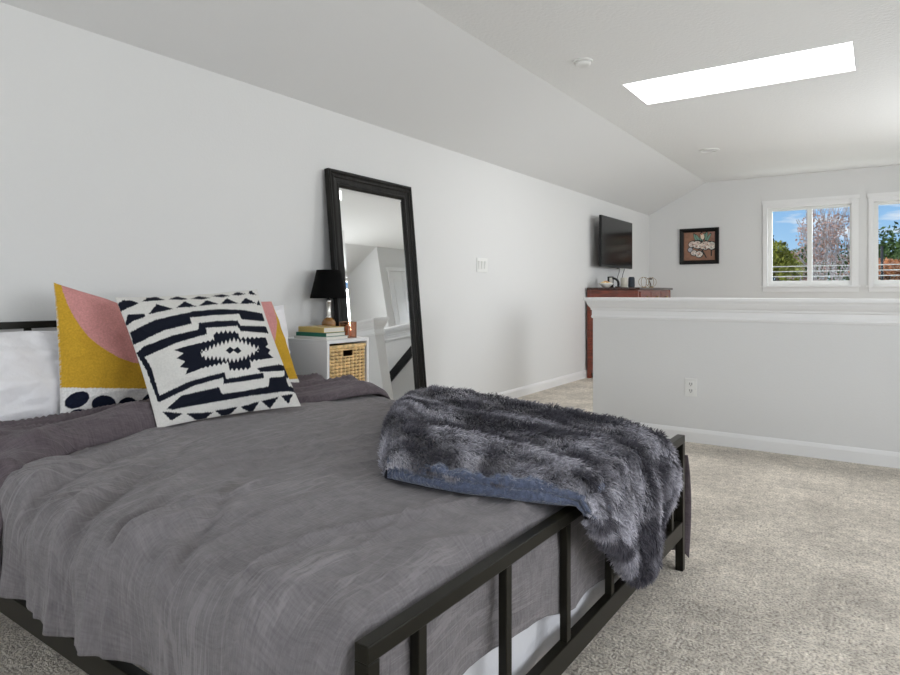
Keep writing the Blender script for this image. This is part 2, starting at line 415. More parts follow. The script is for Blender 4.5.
# stairs going down to the right
mb = MB()
for k in range(11):
    x0 = -1.45+.27*k; z = -.19*(k+1); mb.box((x0-.02, HY1, -2.4), (x0+.27, SY1, z))
struct('floor_stairs', mb, M['carpet'])
hr = thing('handrail', (-1.4, SY1-.05, .72), 'black sloping handrail on the white stair wall seen in the leaning mirror', 'handrail')
def railp(x): return (x, SY1-.06, .74-.70*(x+1.45))
mb = MB(); a = railp(-1.62); b_ = railp(1.2)
dz = .05
vs = [(x, y, z+h) for (x, _, z) in (a, b_) for y in (SY1-.085, SY1-.04) for h in (-dz, dz)]
mb.add(vs, [(0, 1, 3, 2), (4, 6, 7, 5), (0, 4, 5, 1), (2, 3, 7, 6), (0, 2, 6, 4), (1, 5, 7, 3)])
mb.build('rail', M['black_plastic'], hr, bevel=.008)
for x in (-1.3, -.2, .9):
    p = railp(x); mb = MB(); mb.tube([(p[0], SY1, p[2]-.09), (p[0], SY1-.05, p[2]-.085), (p[0], SY1-.06, p[2]-.04)], .007); mb.build('bracket', M['black_metal'], hr)

# ------------------------------------------------------------------ windows
def window(name, w, far=True, guard=True):
    x0, x1, z0, z1 = w
    r = thing(name, ((x0+x1)/2, YF, z0), None, None); r['kind'] = 'structure'
    mb = MB(); yo = YF-.018
    mb.box((x0-.052, yo, z0), (x0, YF-.0005, z1)); mb.box((x1, yo, z0), (x1+.07, YF-.0005, z1))
    mb.box((x0-.053, yo-.001, z1), (x1+.071, YF-.0005, z1+.052)); mb.box((x0-.065, yo-.012, z1+.052), (x1+.083, YF-.0005, z1+.062)); mb.box((x0-.062, yo-.004, z1+.062), (x1+.08, YF-.0005, z1+.098))
    mb.build('casing', M['trim'], r)
    mb = MB(); mb.box((x0-.075, YF-.05, z0-.022), (x1+.09, YF, z0)); mb.box((x0+.001, YF-.001, z0-.022), (x1-.001, YF+.10, z0+.002)); mb.build('sill', M['trim'], r)
    mb = MB(); mb.box((x0-.052, YF-.018, z0-.078), (x1+.07, YF, z0-.022)); mb.build('apron', M['trim'], r, bevel=.003)
    mb = MB(); ya, yb = YF+.045, YF+.11; fw = .045
    mb.box((x0+.001, ya, z0+.001), (x0+fw, yb, z1-.001)); mb.box((x1-fw*.5, ya, z0+.001), (x1-.001, yb, z1-.001)); mb.box((x0+fw, ya, z1-.03), (x1-fw*.5, yb, z1-.001)); mb.box((x0+fw, ya, z0+.002), (x1-fw*.5, yb, z0+.062))
    xm = (x0+x1)/2+.012
    mb.box((xm-.026, ya-.01, z0+.003), (xm+.026, yb-.001, z1-.002))
    mb.build('window_frame', M['plastic'], r)
    for (a, b_) in ((x0+fw, xm-.02), (xm+.02, x1-fw*.5)):
        mb = MB(); mb.box((a, YF+.075, z0+.05), (b_, YF+.079, z1-.02)); mb.build('pane', M['glass'], r)
    if guard:
        for k in range(3):
            mb = MB(); mb.box((x0+fw, YF+.088, z0+.110+.064*k), (x1-fw*.5, YF+.096, z0+.122+.064*k)); mb.build('guard_bar', M['plastic'], r)
    return r
window('window_1', WA); window('window_2', WB)
# right window read from lamp shadow; near and stair windows added as unseen fill
def side_window(name, rect, axis):
    u0, u1, z0, z1 = rect
    r = thing(name, ((XR, (u0+u1)/2, z0) if axis == 'x' else ((u0+u1)/2, YN, z0)), None, None); r['kind'] = 'structure'
    def q(u, o_, z): return (XR+o_, u, z) if axis == 'x' else (u, YN-o_, z)
    mb = MB()
    for (a, b_, c, d_) in ((u0-.06, u0, z0, z1), (u1, u1+.06, z0, z1), (u0-.06, u1+.06, z1, z1+.06), (u0-.08, u1+.08, z0-.06, z0)):
        mb.box((a, -.018, c), (b_, 0, d_), T=lambda u, o_, z: q(u, o_, z))
    mb.build('casing', M['trim'], r)
    mb = MB(); n = 3
    for k in range(n+1):
        u = u0+(u1-u0)*k/n; mb.box((max(u0, u-.025), .04, z0), (min(u1, u+.025), .09, z1), T=lambda u, o_, z: q(u, o_, z))
    mb.box((u0, .04, z0), (u1, .09, z0+.05), T=lambda u, o_, z: q(u, o_, z)); mb.box((u0, .04, z1-.05), (u1, .09, z1), T=lambda u, o_, z: q(u, o_, z))
    mb.build('window_frame', M['plastic'], r)
    mb = MB(); mb.box((u0+.02, .064, z0+.02), (u1-.02, .068, z1-.02), T=lambda u, o_, z: q(u, o_, z)); mb.build('pane', M['glass'], r)
side_window('window_3', W3, 'x'); side_window('window_added_stair', W6, 'x'); side_window('window_added_near', W4, 'y')

# skylight: white shaft with a daylit acrylic pane
sk = thing('window_5', ((SK[0]+SK[1])/2, (SK[2]+SK[3])/2, CZ), None, None); sk['kind'] = 'structure'
zt = CZ+.20; g_ = .004
x0, x1, y0, y1 = SK[0]+g_, SK[1]-g_, SK[2]+g_, SK[3]-g_
vs = [(x, y, z) for z in (CZ+.001, zt) for (x, y) in ((x0, y0), (x1, y0), (x1, y1), (x0, y1))]
mb = MB(); mb.add(vs, [(k, (k+1) % 4, 4+(k+1) % 4, 4+k) for k in range(4)]); mb.build('light_shaft', M['trim'], sk)
mb = MB(); mb.add([(x0, y0, zt-.01), (x1, y0, zt-.01), (x1, y1, zt-.01), (x0, y1, zt-.01)], [(0, 3, 2, 1)]); mb.build('pane', M['skypane'], sk)

# ------------------------------------------------------------------ small fixtures
t = thing('smoke_detector', (-1.57, 3.825, CZ), 'round white smoke detector on the flat ceiling', 'smoke detector')
mb = MB(); mb.lathe((-1.57, 3.825, CZ), [(.062, 0), (.062, -.010), (.058, -.012)], 32); mb.build('mounting_ring', M['plastic'], t, smooth=False)
mb = MB(); mb.lathe((-1.57, 3.825, CZ), [(.050, -.012), (.051, -.018), (.048, -.026), (.036, -.031), (.012, -.032)], 32); mb.build('cover', M['plastic'], t, smooth=True)
t = thing('ceiling_light', (-1.47, 6.955, CZ), 'flush round white ceiling disc between the skylight and the far wall', 'ceiling light')
mb = MB(); mb.lathe((-1.47, 6.955, CZ), [(.098, 0), (.098, -.006), (.090, -.011), (.078, -.011), (.074, -.004)], 36); mb.build('trim_ring', M['plastic'], t)
mb = MB(); mb.lathe((-1.47, 6.955, CZ), [(.074, -.002), (.074, -.005), (.03, -.007)], 36); mb.build('diffuser', M['white'], t)

t = thing('wall_switch', (XL, 4.473, 1.171), 'white triple light switch plate on the left wall', 'light switch')
mb = MB(); mb.box((XL, 4.390, 1.114), (XL+.006, 4.556, 1.228)); mb.build('plate', M['plastic'], t, bevel=.002)
for k in range(3):
    y = 4.473+.046*(k-1); mb = MB(); mb.box((XL+.006, y-.017, 1.138), (XL+.0085, y+.017, 1.204)); mb.add([(XL+.0085, y-.015, 1.14), (XL+.0085, y+.015, 1.14), (XL+.0085, y+.015, 1.202), (XL+.0085, y-.015, 1.202), (XL+.014, y-.015, 1.202), (XL+.014, y+.015, 1.202)], [(0, 1, 5, 4), (3, 4, 5, 2), (0, 4, 3), (1, 2, 5)])
    mb.build('rocker', M['plastic'], t)
t = thing('wall_outlet', (-.997, HY0, .345), 'white duplex power outlet low on the half wall', 'outlet')
mb = MB(); mb.box((-1.035, HY0-.006, .288), (-.960, HY0, .402)); mb.build('plate', M['plastic'], t, bevel=.002)
for z in (.366, .324):
    mb = MB(); mb.box((-1.014, HY0-.009, z-.016), (-.981, HY0-.006, z+.016)); o = mb.build('receptacle', M['plastic'], t, bevel=.004)
    mb = MB(); mb.box((-1.006, HY0-.0096, z-.004), (-1.002, HY0-.0085, z+.009)); mb.box((-.993, HY0-.0096, z-.004), (-.989, HY0-.0085, z+.009)); mb.lathe((-.9975, HY0-.009, z-.009), [(.003, .0004), (.003, -.0006)], 10, ax='y')
    mb.build('slot', M['slot'], o)

# ------------------------------------------------------------------ bed frame
P0 = Vector((-.585, .6615)); ang = math.radians(1.05)
vd = Vector((math.sin(ang), math.cos(ang))); ud = Vector((-math.cos(ang), math.sin(ang)))
BW = 1.595
def B(u, v, z): q = P0+ud*u+vd*v; return (q.x, q.y, z)
def Barr(U, V, Z): return np.stack([P0.x+ud.x*U+vd.x*V, P0.y+ud.y*U+vd.y*V, Z], -1)
bed = thing('bed', B(1.04, BW/2, 0), 'dark metal bed frame with a low spindled footboard', 'bed')
tb = .026
def bbox(name, a, b_, par, bev=.002):
    mb = MB(); mb.box(a, b_, T=B); return mb.build(name, M['black_metal'], par, bevel=bev)
bbox('foot_rail', (0, 0, .434), (tb, BW, .460), bed)
bbox('foot_lower_rail', (.001, tb, .117), (tb-.001, BW-tb, .170), bed)
for v in (0, BW-tb): bbox('post', (0, v, 0), (tb, v+tb, .434), bed)
for v in (.13, .397, .664, .931, 1.198, 1.465): bbox('spindle', (.004, v-.011, .170), (.022, v+.011, .434), bed)
for v in (0, BW-tb): bbox('side_rail', (tb, v, .150), (2.06+tb, v+tb, .205), bed)
hb = 2.06
HV = 1.55
bbox('head_rail', (hb, 0, .814), (hb+tb, HV, .840), bed)
for v in (0, HV-tb): bbox('post', (hb, v, 0), (hb+tb, v+tb, .814), bed)
bbox('head_lower_rail', (hb, tb, .30), (hb+tb, HV-tb, .34), bed)
for k in range(6): bbox('spindle', (hb+.004, .13+.257*k-.011, .34), (hb+.022, .13+.257*k+.011, .814), bed)
for u in (.4, .8, 1.2, 1.6): bbox('slat', (u, tb, .151), (u+.07, BW-tb, .167), bed)
bbox('post', (1.0, BW/2-.013, 0), (1.026, BW/2+.013, .15), bed)

# mattress
def rounded_box(u0, u1, v0, v1, z0, z1, r, n=6):
    mb = MB(); bm = bmesh.new(); bmesh.ops.create_cube(bm, size=1)
    for vv in bm.verts:
        vv.co = ((u0+u1)/2+vv.co.x*(u1-u0), (v0+v1)/2+vv.co.y*(v1-v0), (z0+z1)/2+vv.co.z*(z1-z0))
    bmesh.ops.bevel(bm, geom=bm.edges[:], offset=r, segments=n, profile=.5, affect='EDGES')
    idx = {vv: i for i, vv in enumerate(bm.verts)}
    mb.add([B(*vv.co) for vv in bm.verts], [[idx[vv] for vv in f.verts] for f in bm.faces]); bm.free(); return mb
tag(rounded_box(.080, 2.05, .035, BW-.035, .168, .43, .05).build('mattress', M['sheet'], None, smooth=True), 'white mattress lying in the dark metal bed frame under the grey duvet', 'mattress')

# ------------------------------------------------------------------ duvet
def ztop(U, V):
    cr = np.clip(1-((V-BW/2)/(BW/2))**2, 0, 1)
    z = .455+.026*cr
    z = z+.016*vnoise(U*2.6+3, V*2.6, 5)+.010*vnoise(U*6, V*5+2, 9)
    return z
def path(s, L0, r, flat, L1):
    """distance along hang - corner - flat - corner - hang; gives (position, drop)"""
    a = r*PI/2
    pos = np.zeros_like(s); dr = np.zeros_like(s)
    m0 = s < L0; dr[m0] = r+(L0-s[m0])
    m1 = (s >= L0) & (s < L0+a); an = (s[m1]-L0)/r; pos[m1] = r*(1-np.cos(an)); dr[m1] = r*(1-np.sin(an))
    m2 = (s >= L0+a) & (s < L0+a+flat); pos[m2] = r+s[m2]-L0-a
    m3 = (s >= L0+a+flat) & (s < L0+2*a+flat); an = (s[m3]-L0-a-flat)/r; pos[m3] = r+flat+r*np.sin(an); dr[m3] = r*(1-np.cos(an))
    m4 = s >= L0+2*a+flat; pos[m4] = flat+2*r; dr[m4] = r+s[m4]-(L0+2*a+flat)
    return pos, dr
NA, NB = 330, 400
rv, ru = .085, .070
flatv = BW+.05-2*rv
h1, h2 = .128, .32
LB = h1+h2+flatv+PI*rv
sb = np.linspace(0, LB, NB)
pv, dv = path(sb, h1, rv, flatv, h2); pv = pv-.022
U1 = 1.72
hf = .195
LA = hf+ru*PI/2+(U1-.040-ru)
sa = np.linspace(0, LA, NA)
pu, du = path(sa, hf, ru, 99, 0); pu = pu+.036
A_, B_ = np.meshgrid(sa, sb, indexing='ij')
U = pu[:, None]+0*B_; V = pv[None, :]+0*A_; DU = du[:, None]+0*B_; DV = dv[None, :]+0*A_
hangN = np.clip((V < .1)*(DV-.02)/.2, 0, 1); hangF = np.clip((V > 1)*(DV-.02)/.2, 0, 1); hangU = np.clip((DU-.02)/.15, 0, 1)
drop = np.maximum(DU, DV)
corner = (DU > .03) & (DV > .03)
# hems wave
hemN = 1+.05*np.sin(U*8+.6)+.02*np.sin(U*17)+.22*np.clip(1-U/.75, 0, 1)
hemU = np.interp(V, [0, .4, .5, .67, .9, 1.6], [.80, .79, .83, .95, 1.11, 1.10])+.03*np.sin(V*19)
drop = drop*np.where(DV >= DU, np.where(V < .5, 1+(hemN-1)*hangN, 1+.12*np.sin(U*6)*hangF), 1+(hemU-1)*hangU)
Z = ztop(U, V)-drop
# big diagonal folds that gather towards the near edge
ang1 = .62
s1 = (U*math.cos(ang1)+V*math.sin(ang1)); s2 = (-U*math.sin(ang1)+V*math.cos(ang1))
near = np.exp(-np.clip(V, 0, 9)/.35)
fold = ridged(s1*4.5+.6*vnoise(U*3, V*3, 2), s2*1.1, 21)*.008*(.3+near)
fold2 = ridged(A_*1.2+9, B_*7, 44)*.006+ridged(A_*7+1.2*vnoise(A_*3, B_*3, 3)+B_*1.0, B_*1.1, 45)*.036*(.15+near)+ridged(A_*15+.8*vnoise(A_*5, B_*3, 13)-B_*1.5, B_*1.7, 46)*.013*(.25+near)
fine = .004*fbm(A_*16, B_*9, 71, 3)+.0016*fbm(A_*60, B_*40, 77, 2)
for (u0, sl, wd, am) in ((1.27, .45, .030, .030), (1.06, .60, .026, .026), (.84, .75, .030, .030), (.66, .60, .020, .018), (.45, .8, .026, .020)):
    dd = U-u0-sl*V+.03*vnoise(V*6, U*2, 50); fold = fold+(-am*np.exp(-(dd/wd)**2)+.7*am*np.exp(-((dd-1.8*wd)/wd)**2))*np.exp(-np.clip(V, 0, 9)/.30)
disp = (fold+fold2+fine)*(1-.9*np.clip(DU/.05, 0, 1)*np.clip(DV/.05, 0, 1))
# outward flare of the hanging parts
flN = hangN*(.004+.014*np.sin(U*8.5+.8+2*vnoise(U*2, V, 8))+.006*np.sin(U*19))
flF = hangF*(.018+.020*np.sin(U*7.5+1))*np.where(U > 1.4, .1, 1)
flU = hangU*(.004+.016*np.sin(V*11.7+.5))
top = 1-np.maximum(np.maximum(hangN, hangF), hangU)
Z = Z+disp*np.clip(top+.15, 0, 1)
V = V-flN-(disp-.012)*hangN*.85+flF+disp*hangF*.9
U = U-np.clip(flU+disp*hangU*.6, -.01, .012)
# hanging corners stay behind the posts at the foot
U = np.where((V < .04) | (V > BW-.04), np.maximum(U, .040), U)
P = Barr(U, V, Z)
def duvet_height(u, v):
    return float(ztop(np.array([u]), np.array([v]))[0])+.008
mb = MB(); mb.grid(P); mb.uv = np.stack([A_.ravel(), B_.ravel()], -1)
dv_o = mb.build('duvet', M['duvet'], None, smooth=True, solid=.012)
tag(dv_o, 'rumpled charcoal grey linen duvet spread over the bed', 'duvet')
# turned-back plum edge of the duvet
NW, NS = 90, 330
w = np.linspace(0, 1, NW)
W_, S_ = np.meshgrid(w, sb[::1][np.linspace(0, NB-1, NS).astype(int)], indexing='ij')
pv2, dv2 = path(S_[0].copy(), h1, rv, flatv, h2); pv2 = pv2-.022
V = pv2[None, :]+0*W_; DV = dv2[None, :]+0*W_
fe = np.interp(V, [-.05, 0, .12, .25, .5, .9, 1.2, 1.6], [1.13, 1.16, 1.28, 1.38, 1.47, 1.52, 1.42, 1.31])+.02*np.sin(V*9)
fe = np.where((DV > .1) & (V < .4), fe-(DV-.1)*.45, fe)
U = fe+(1.93-fe)*W_
puff = np.interp(W_, [0, .03, .10, .30, .6, 1], [0, .026, .038, .024, .022, .012])
wr = ridged(V*1.6+U*1.2, U*9+V*2.2+.8*vnoise(V*4, U*4, 3), 91)*.036+ridged(V*3+2, U*16+V*3, 95)*.020+.005*fbm(U*14, V*10, 60, 3)
rise = np.interp(V, [-.05, .15, .5, 1.1, 1.45, 1.62], [0, .004, 0, 0, .016, .014])
hN = np.clip((V < .1)*(DV-.02)/.2, 0, 1); hF = np.clip((V > 1)*(DV-.02)/.2, 0, 1)
off = .006+puff+wr*np.minimum(1, W_*8)+rise
Z = ztop(U, V)-DV*(1+.05*np.sin(U*9))+off*(1-np.maximum(hN, hF)*.9)
V2 = V-hN*(off+.025+.02*np.sin(U*11))+hF*np.minimum(off+.005, .02)
# low under the pillows
mb = MB(); mb.grid(Barr(U, V2, Z)); mb.uv = np.stack([U.ravel(), S_.ravel()], -1)
o = mb.build('turned_back_edge', M['duvet_under'], dv_o, smooth=True, solid=.008); o['label'] = 'plum grey turned-back edge'

# dark lower corner of the duvet that hangs past the far foot post
ga, gh = np.meshgrid(np.linspace(0, 1, 60), np.linspace(0, 1, 40), indexing='ij')
fu = .42-.425*ga; fv = 1.606+.078*np.sin(np.clip(gh, 0, 1)**.8*PI*.86)*(.8+.2*np.sin(ga*17+1))*(.45+.55*ga)
fz = .385-(.31+.03*np.sin(ga*13)+.035*ga)*gh
mb = MB(); mb.grid(Barr(fu, fv, fz)); mb.uv = np.stack([fu.ravel(), fz.ravel()], -1)
o = mb.build('hanging_corner', M['duvet_under'], dv_o, smooth=True, solid=.006); o['label'] = 'dark plum hanging corner'
# white sheet that peeks out below the duvet at the foot
ss = np.linspace(0, 1, 24); vv = np.linspace(.08, 1.42, 160); SS, VV = np.meshgrid(ss, vv, indexing='ij')
Zs = .36-SS*(.248+.010*np.sin(VV*8+1)); Us = .072-.008*np.sin(VV*23+SS*2)*SS-.006*SS
mb = MB(); mb.grid(Barr(Us, VV, Zs))
tag(mb.build('bed_sheet', M['sheet'], None, smooth=True, solid=.004), 'white sheet hanging out below the duvet behind the footboard spindles', 'sheet')

# ------------------------------------------------------------------ pillows and cushions
def inpoly(x, y, poly):
    r = np.zeros(x.shape, bool); n = len(poly); j = n-1
    for i in range(n):
        xi, yi = poly[i]; xj, yj = poly[j]
        c = ((yi > y) != (yj > y)) & (x < (xj-xi)*(y-yi)/(yj-yi+1e-12)+xi); r ^= c; j = i
    return r
def cushion(name, BL, BR, TR, TL, thick, n, colfn, m, label, cat, group=None, bow=.05, back=.8, pw=2.6, wrinkle=.006, seed=1, ex=.55):
    BL, BR, TR, TL = [np.array(p, float) for p in (BL, BR, TR, TL)]
    u = np.linspace(0, 1, n); U, V = np.meshgrid(u, u, indexing='xy')       # V upwards
    X = 2*U-1; Y = 2*V-1
    Xb = X*(1-bow*(1-Y**2)*np.abs(X)**2); Yb = Y*(1-bow*(1-X**2)*np.abs(Y)**2)
    a = ((Xb+1)/2)[..., None]; b_ = ((Yb+1)/2)[..., None]
    base_ = BL*(1-a)*(1-b_)+BR*a*(1-b_)+TR*a*b_+TL*(1-a)*b_
    nrm = np.cross(BR-BL, TL-BL); nrm = nrm/np.linalg.norm(nrm)
    pr = ((1-np.abs(X)**pw)*(1-np.abs(Y)**pw)).clip(0)**ex
    edge = np.minimum(1, pr*3)
    wr = (fbm(U*5, V*5, seed, 3)*wrinkle*2+ridged(U*3+V*2, V*6-U, seed+5)*wrinkle)*edge
    F = base_+nrm*(pr*thick*.55+wr)[..., None]; Bk = base_-nrm*(pr*thick*.45*back)[..., None]
    mb = MB(); mb.grid(F); mb.grid(Bk, flip=True)
    if colfn is not None:
        c = colfn(U, V, F); c4 = np.concatenate([c, np.ones(c.shape[:2]+(1,))], -1).reshape(-1, 4)
        bk = c4*0+np.array([*colfn.back, 1]) if hasattr(colfn, 'back') else c4
        mb.c = np.concatenate([c4, bk], 0)
    o = mb.build(name, m, None, smooth=True)
    bm = bmesh.new(); bm.from_mesh(o.data); bmesh.ops.remove_doubles(bm, verts=[q for q in bm.verts if q.is_boundary], dist=1e-5); bmesh.ops.recalc_face_normals(bm, faces=bm.faces); bm.to_mesh(o.data); bm.free()
    o.data.polygons.foreach_set('use_smooth', [True]*len(o.data.polygons))
    return tag(o, label, cat, group)
def inv_bilinear(pt, c):
    """pixel point -> (u, v) in the quad BL BR TR TL (pixels)"""
    u = v = .5
    for _ in range(20):
        x = c[0][0]*(1-u)*(1-v)+c[1][0]*u*(1-v)+c[2][0]*u*v+c[3][0]*(1-u)*v-pt[0]
        y = c[0][1]*(1-u)*(1-v)+c[1][1]*u*(1-v)+c[2][1]*u*v+c[3][1]*(1-u)*v-pt[1]
        xu = (c[1][0]-c[0][0])*(1-v)+(c[2][0]-c[3][0])*v; xv = (c[3][0]-c[0][0])*(1-u)+(c[2][0]-c[1][0])*u
        yu = (c[1][1]-c[0][1])*(1-v)+(c[2][1]-c[3][1])*v; yv = (c[3][1]-c[0][1])*(1-u)+(c[2][1]-c[1][1])*u
        D = xu*yv-xv*yu; u -= (x*yv-y*xv)/D; v -= (xu*y-yu*x)/D
    return (u, v)
# black and white cushion
AZ = [(25, 160), (30, 110), (60, 90), (100, 92), (130, 105), (70, 130)], [(145, 97), (165, 80), (210, 76), (247, 90), (190, 95)], [(262, 86), (300, 74), (352, 86), (320, 90)], [(360, 85), (400, 73), (452, 80), (410, 88)], [(455, 72), (500, 64), (542, 72), (500, 78)], [(545, 68), (572, 54), (612, 63), (580, 70)], [(622, 62), (632, 45), (662, 70)], \
    [(65, 215), (80, 155), (155, 152), (160, 165), (105, 185)], [(172, 155), (210, 108), (285, 130)], [(297, 125), (335, 97), (392, 120)], [(400, 117), (435, 90), (490, 108)], [(498, 108), (525, 82), (580, 105)], [(585, 108), (610, 80), (662, 105)], [(660, 112), (668, 88), (678, 114)], \
    [(90, 235), (200, 180), (380, 140), (500, 130), (600, 135), (685, 150), (697, 187), (592, 177), (580, 152), (450, 160), (360, 170), (368, 197), (240, 228), (105, 294)], \
    [(118, 330), (150, 300), (280, 250), (398, 222), (400, 193), (490, 184), (575, 182), (587, 205), (700, 208), (714, 240), (590, 230), (572, 206), (432, 216), (438, 243), (300, 282), (157, 345), (188, 400), (222, 520), (360, 455), (515, 414), (525, 445), (640, 425), (690, 417), (693, 442), (512, 468), (508, 440), (380, 475), (217, 552), (165, 410)], \
    [(288, 315), (335, 300), (470, 268), (465, 240), (520, 232), (575, 235), (580, 262), (700, 258), (712, 290), (700, 300), (722, 315), (712, 330), (737, 350), (630, 365), (635, 398), (540, 405), (530, 370), (420, 395), (338, 426), (352, 398), (315, 392), (338, 366), (300, 352), (330, 330)], \
    [(660, 395), (760, 380), (800, 390), (806, 440), (720, 446), (785, 432), (785, 408), (675, 414)], \
    [(255, 580), (320, 520), (490, 482), (505, 512), (600, 500), (715, 478), (718, 440), (792, 434), (802, 476), (840, 488), (838, 508), (800, 500), (640, 520), (500, 545), (380, 565), (280, 584)], \
    [(235, 592), (330, 600), (275, 634)], [(342, 600), (465, 595), (405, 644)], [(472, 588), (578, 570), (520, 624)], [(585, 572), (672, 545), (640, 602)], [(680, 545), (760, 525), (720, 580)], [(768, 520), (826, 512), (802, 557)]
AZW = [(408, 325), (480, 292), (560, 268), (620, 285), (674, 310), (620, 345), (560, 364), (480, 352), (422, 350)]
AZC = [(520, 318), (540, 300), (558, 312), (574, 300), (592, 320), (575, 332), (556, 318), (540, 332)]
def tri(x): return np.abs((x % 1)*2-1)-.5
def az_col(U, V, F):
    px_, py_ = projarr(F); cx = (px_-110)*4.5; cy = (py_-280)*4.5
    dx = 2.6*fbm(U*70, V*70, 5, 2); dy = 2.6*fbm(U*70, V*70, 15, 2)
    x = cx+dx; y = cy+dy+tri(cx/11)*5
    k = np.zeros(U.shape, bool)
    for n_, p in enumerate(AZ):
        if n_ != 16: k |= inpoly(x, y, p)
    cen = np.exp(-((cy-330)/120)**4)
    k |= inpoly(cx+dx, cy+np.where(cy < 325, 1, -1)*tri(cx/20)*14*np.exp(-((cx-545)/130)**6), AZ[16])
    k &= ~inpoly(x, cy+np.where(cy < 320, 1, -1)*tri(cx/18)*22, AZW); k |= inpoly(cx, cy, AZC)
    c = np.where(k[..., None], np.array([.0105, .0125, .021]), np.array([.66, .645, .615])); return c
az_col.back = (.64, .63, .60)
azc = dict(BL=(-2.020, 1.222, .490), BR=(-1.879, 1.734, .503), TR=(-2.150, 1.741, .962), TL=(-2.300, 1.228, .930))
cushion('cushion', **azc, thick=.155, n=300, colfn=az_col, m=M['aztec'], label='black and cream tribal-patterned square cushion propped in front of the others', cat='cushion', bow=.035, seed=3, wrinkle=.006, ex=.85, pw=2.2)

# colour-block cushions
YC = dict(BL=(-2.33, 1.055, .50), BR=(-2.37, 1.56, .50), TR=(-2.53, 1.53, .855), TL=(-2.50, 1.110, .985))
PINK = [(61, 284), (63, 292), (67, 303), (73.6, 316), (80, 326), (88.7, 337), (97, 344), (106, 350), (119, 357.5), (132.7, 362.6), (150, 365), (175, 362), (200, 350), (230, 250), (120, 230), (58, 262)]
BLOBS = [(76.9, 400, 13.2, 7.6, .42), (103.7, 404, 12.2, 8.6, .05), (127.3, 405.5, 10, 8, .35), (151, 403, 11, 9, .9), (79, 413.5, 9, 4.5, .05), (112, 419, 10, 4, 0)]
def cb_paint(X, Y, U, V):
    c = np.zeros(U.shape+(3,)); c[:] = (.56, .335, .035)
    j = .5*fbm(U*60, V*60, 4)
    c[inpoly(X+j, Y+j, PINK)] = (.60, .28, .27)
    wht = Y > 387.6+(X-60)*.012+.4*fbm(U*40, V*9, 6); c[wht] = (.72, .71, .70)
    for (x, y, a, b_, r) in BLOBS:
        dx = (X-x)*math.cos(r)-(Y-y)*math.sin(r); dy = (X-x)*math.sin(r)+(Y-y)*math.cos(r)
        c[((dx/a)**2+(dy/b_)**2 < 1) & wht] = (.009, .012, .026)
    return c
def cb_col(U, V, F):
    X, Y = projarr(F); return cb_paint(X, Y, U, V)
cb_col.back = (.70, .69, .67)
cushion('cushion', **YC, thick=.13, n=220, colfn=cb_col, m=M['colorblock'], label='yellow and pink cushion with a navy-spotted white band, left of the patterned one', cat='cushion', group='colour-block cushions', bow=.03, seed=11, wrinkle=.005)
def cb2(U, V, F):       # the same cloth turned the other way round
    return cb_paint(60+130*(1-U), 283+117*(1-V), U, V)
cb2.back = cb_col.back
cushion('cushion', (-2.35, 1.62, .49), (-2.30, 2.125, .49), (-2.42, 2.045, .905), (-2.45, 1.60, .92), .13, 160, cb2, M['colorblock'], 'yellow and pink cushion mostly hidden behind the black and cream one', 'cushion', group='colour-block cushions', bow=.03, seed=15)
# sleeping pillows against the headboard
cushion('pillow', (-2.415, .46, .45), (-2.44, 1.24, .45), (-2.60, 1.24, .805), (-2.58, .46, .80), .19, 90, None, M['linen_white'], 'white sleeping pillow at the left, against the headboard', 'pillow', bow=.02, seed=21, wrinkle=.012, back=.6)
cushion('pillow', (-2.45, 1.42, .47), (-2.43, 2.20, .47), (-2.54, 2.225, .885), (-2.60, 1.42, .80), .17, 90, None, M['linen_white'], 'white pillow of which one corner shows behind the pink and yellow cushion', 'pillow', bow=.02, seed=27, wrinkle=.012, back=.6)

# ------------------------------------------------------------------ faux fur throw
NP, NQ = 200, 170
Av = np.array([.43, .53]); Bv = np.array([1.17, 1.56])
ez = lambda v: np.interp(v, [.62, .66, .75, .84, .95, 1.00, 1.06, 1.11, 1.18, 1.27, 1.35], [.465, .455, .385, .31, .215, .192, .192, .235, .32, .40, .45])
railz = .475
def throw_surface(p, q, th):
    """p 0..1 head to hem, q 0..1 near to far; th = height above what it lies on. Returns points"""
    L = Av[None, None]*(1-q)[..., None]+Bv[None, None]*q[..., None]
    L = L+np.stack([.05*np.sin(q*PI), -.0*q], -1)
    rvv = .665+q*(1.285-.665)
    R = np.stack([np.full_like(q, -.012), rvv], -1)
    bend = .10*np.sin(PI*np.clip(p/.62, 0, 1))*(1-q)                 # near edge sags towards the near side a little
    hang = railz-ez(rvv)
    pt = np.clip(p/.62, 0, 1)
    Utop = L[..., 0]+(R[..., 0]-L[..., 0])*pt; Vtop = L[..., 1]+(R[..., 1]-L[..., 1])*pt-bend*.5
    pd = np.clip((p-.62)/.38, 0, 1)
    zt_ = ztop(Utop, Vtop)+.012
    k = np.clip((.16-Utop)/.14, 0, 1); k = k*k*(3-2*k)
    zt_ = zt_*(1-k)+railz*k
    Zd = railz-hang*pd
    out = np.where(p > .62, .004+.014*np.sin(np.clip(pd, 0, 1)*PI*.5), 0)
    # rounded shoulder at the rail
    Uu = np.where(p > .62, -.012-out, Utop); Zz = np.where(p > .62, Zd, zt_)
    nU = np.where(p > .62, -np.clip(pd*4, 0, 1), 0.0); nZ = np.sqrt(1-nU**2)
    kk = np.clip((.05-Utop)/.06, 0, 1)*(p <= .62); 
    return Uu+nU*th, np.where(p > .62, rvv, Vtop), Zz+nZ*th
p_, q_ = np.meshgrid(np.linspace(0, 1, NP), np.linspace(0, 1, NQ), indexing='ij')
rnd_ = lambda x: np.sqrt(1-(1-np.clip(x, 0, 1))**2)
ep = np.minimum(rnd_(p_/.07), rnd_((1-p_)/.04)); eq0 = .62+.38*rnd_(q_/.08); eq1 = rnd_((1-q_)/.07)
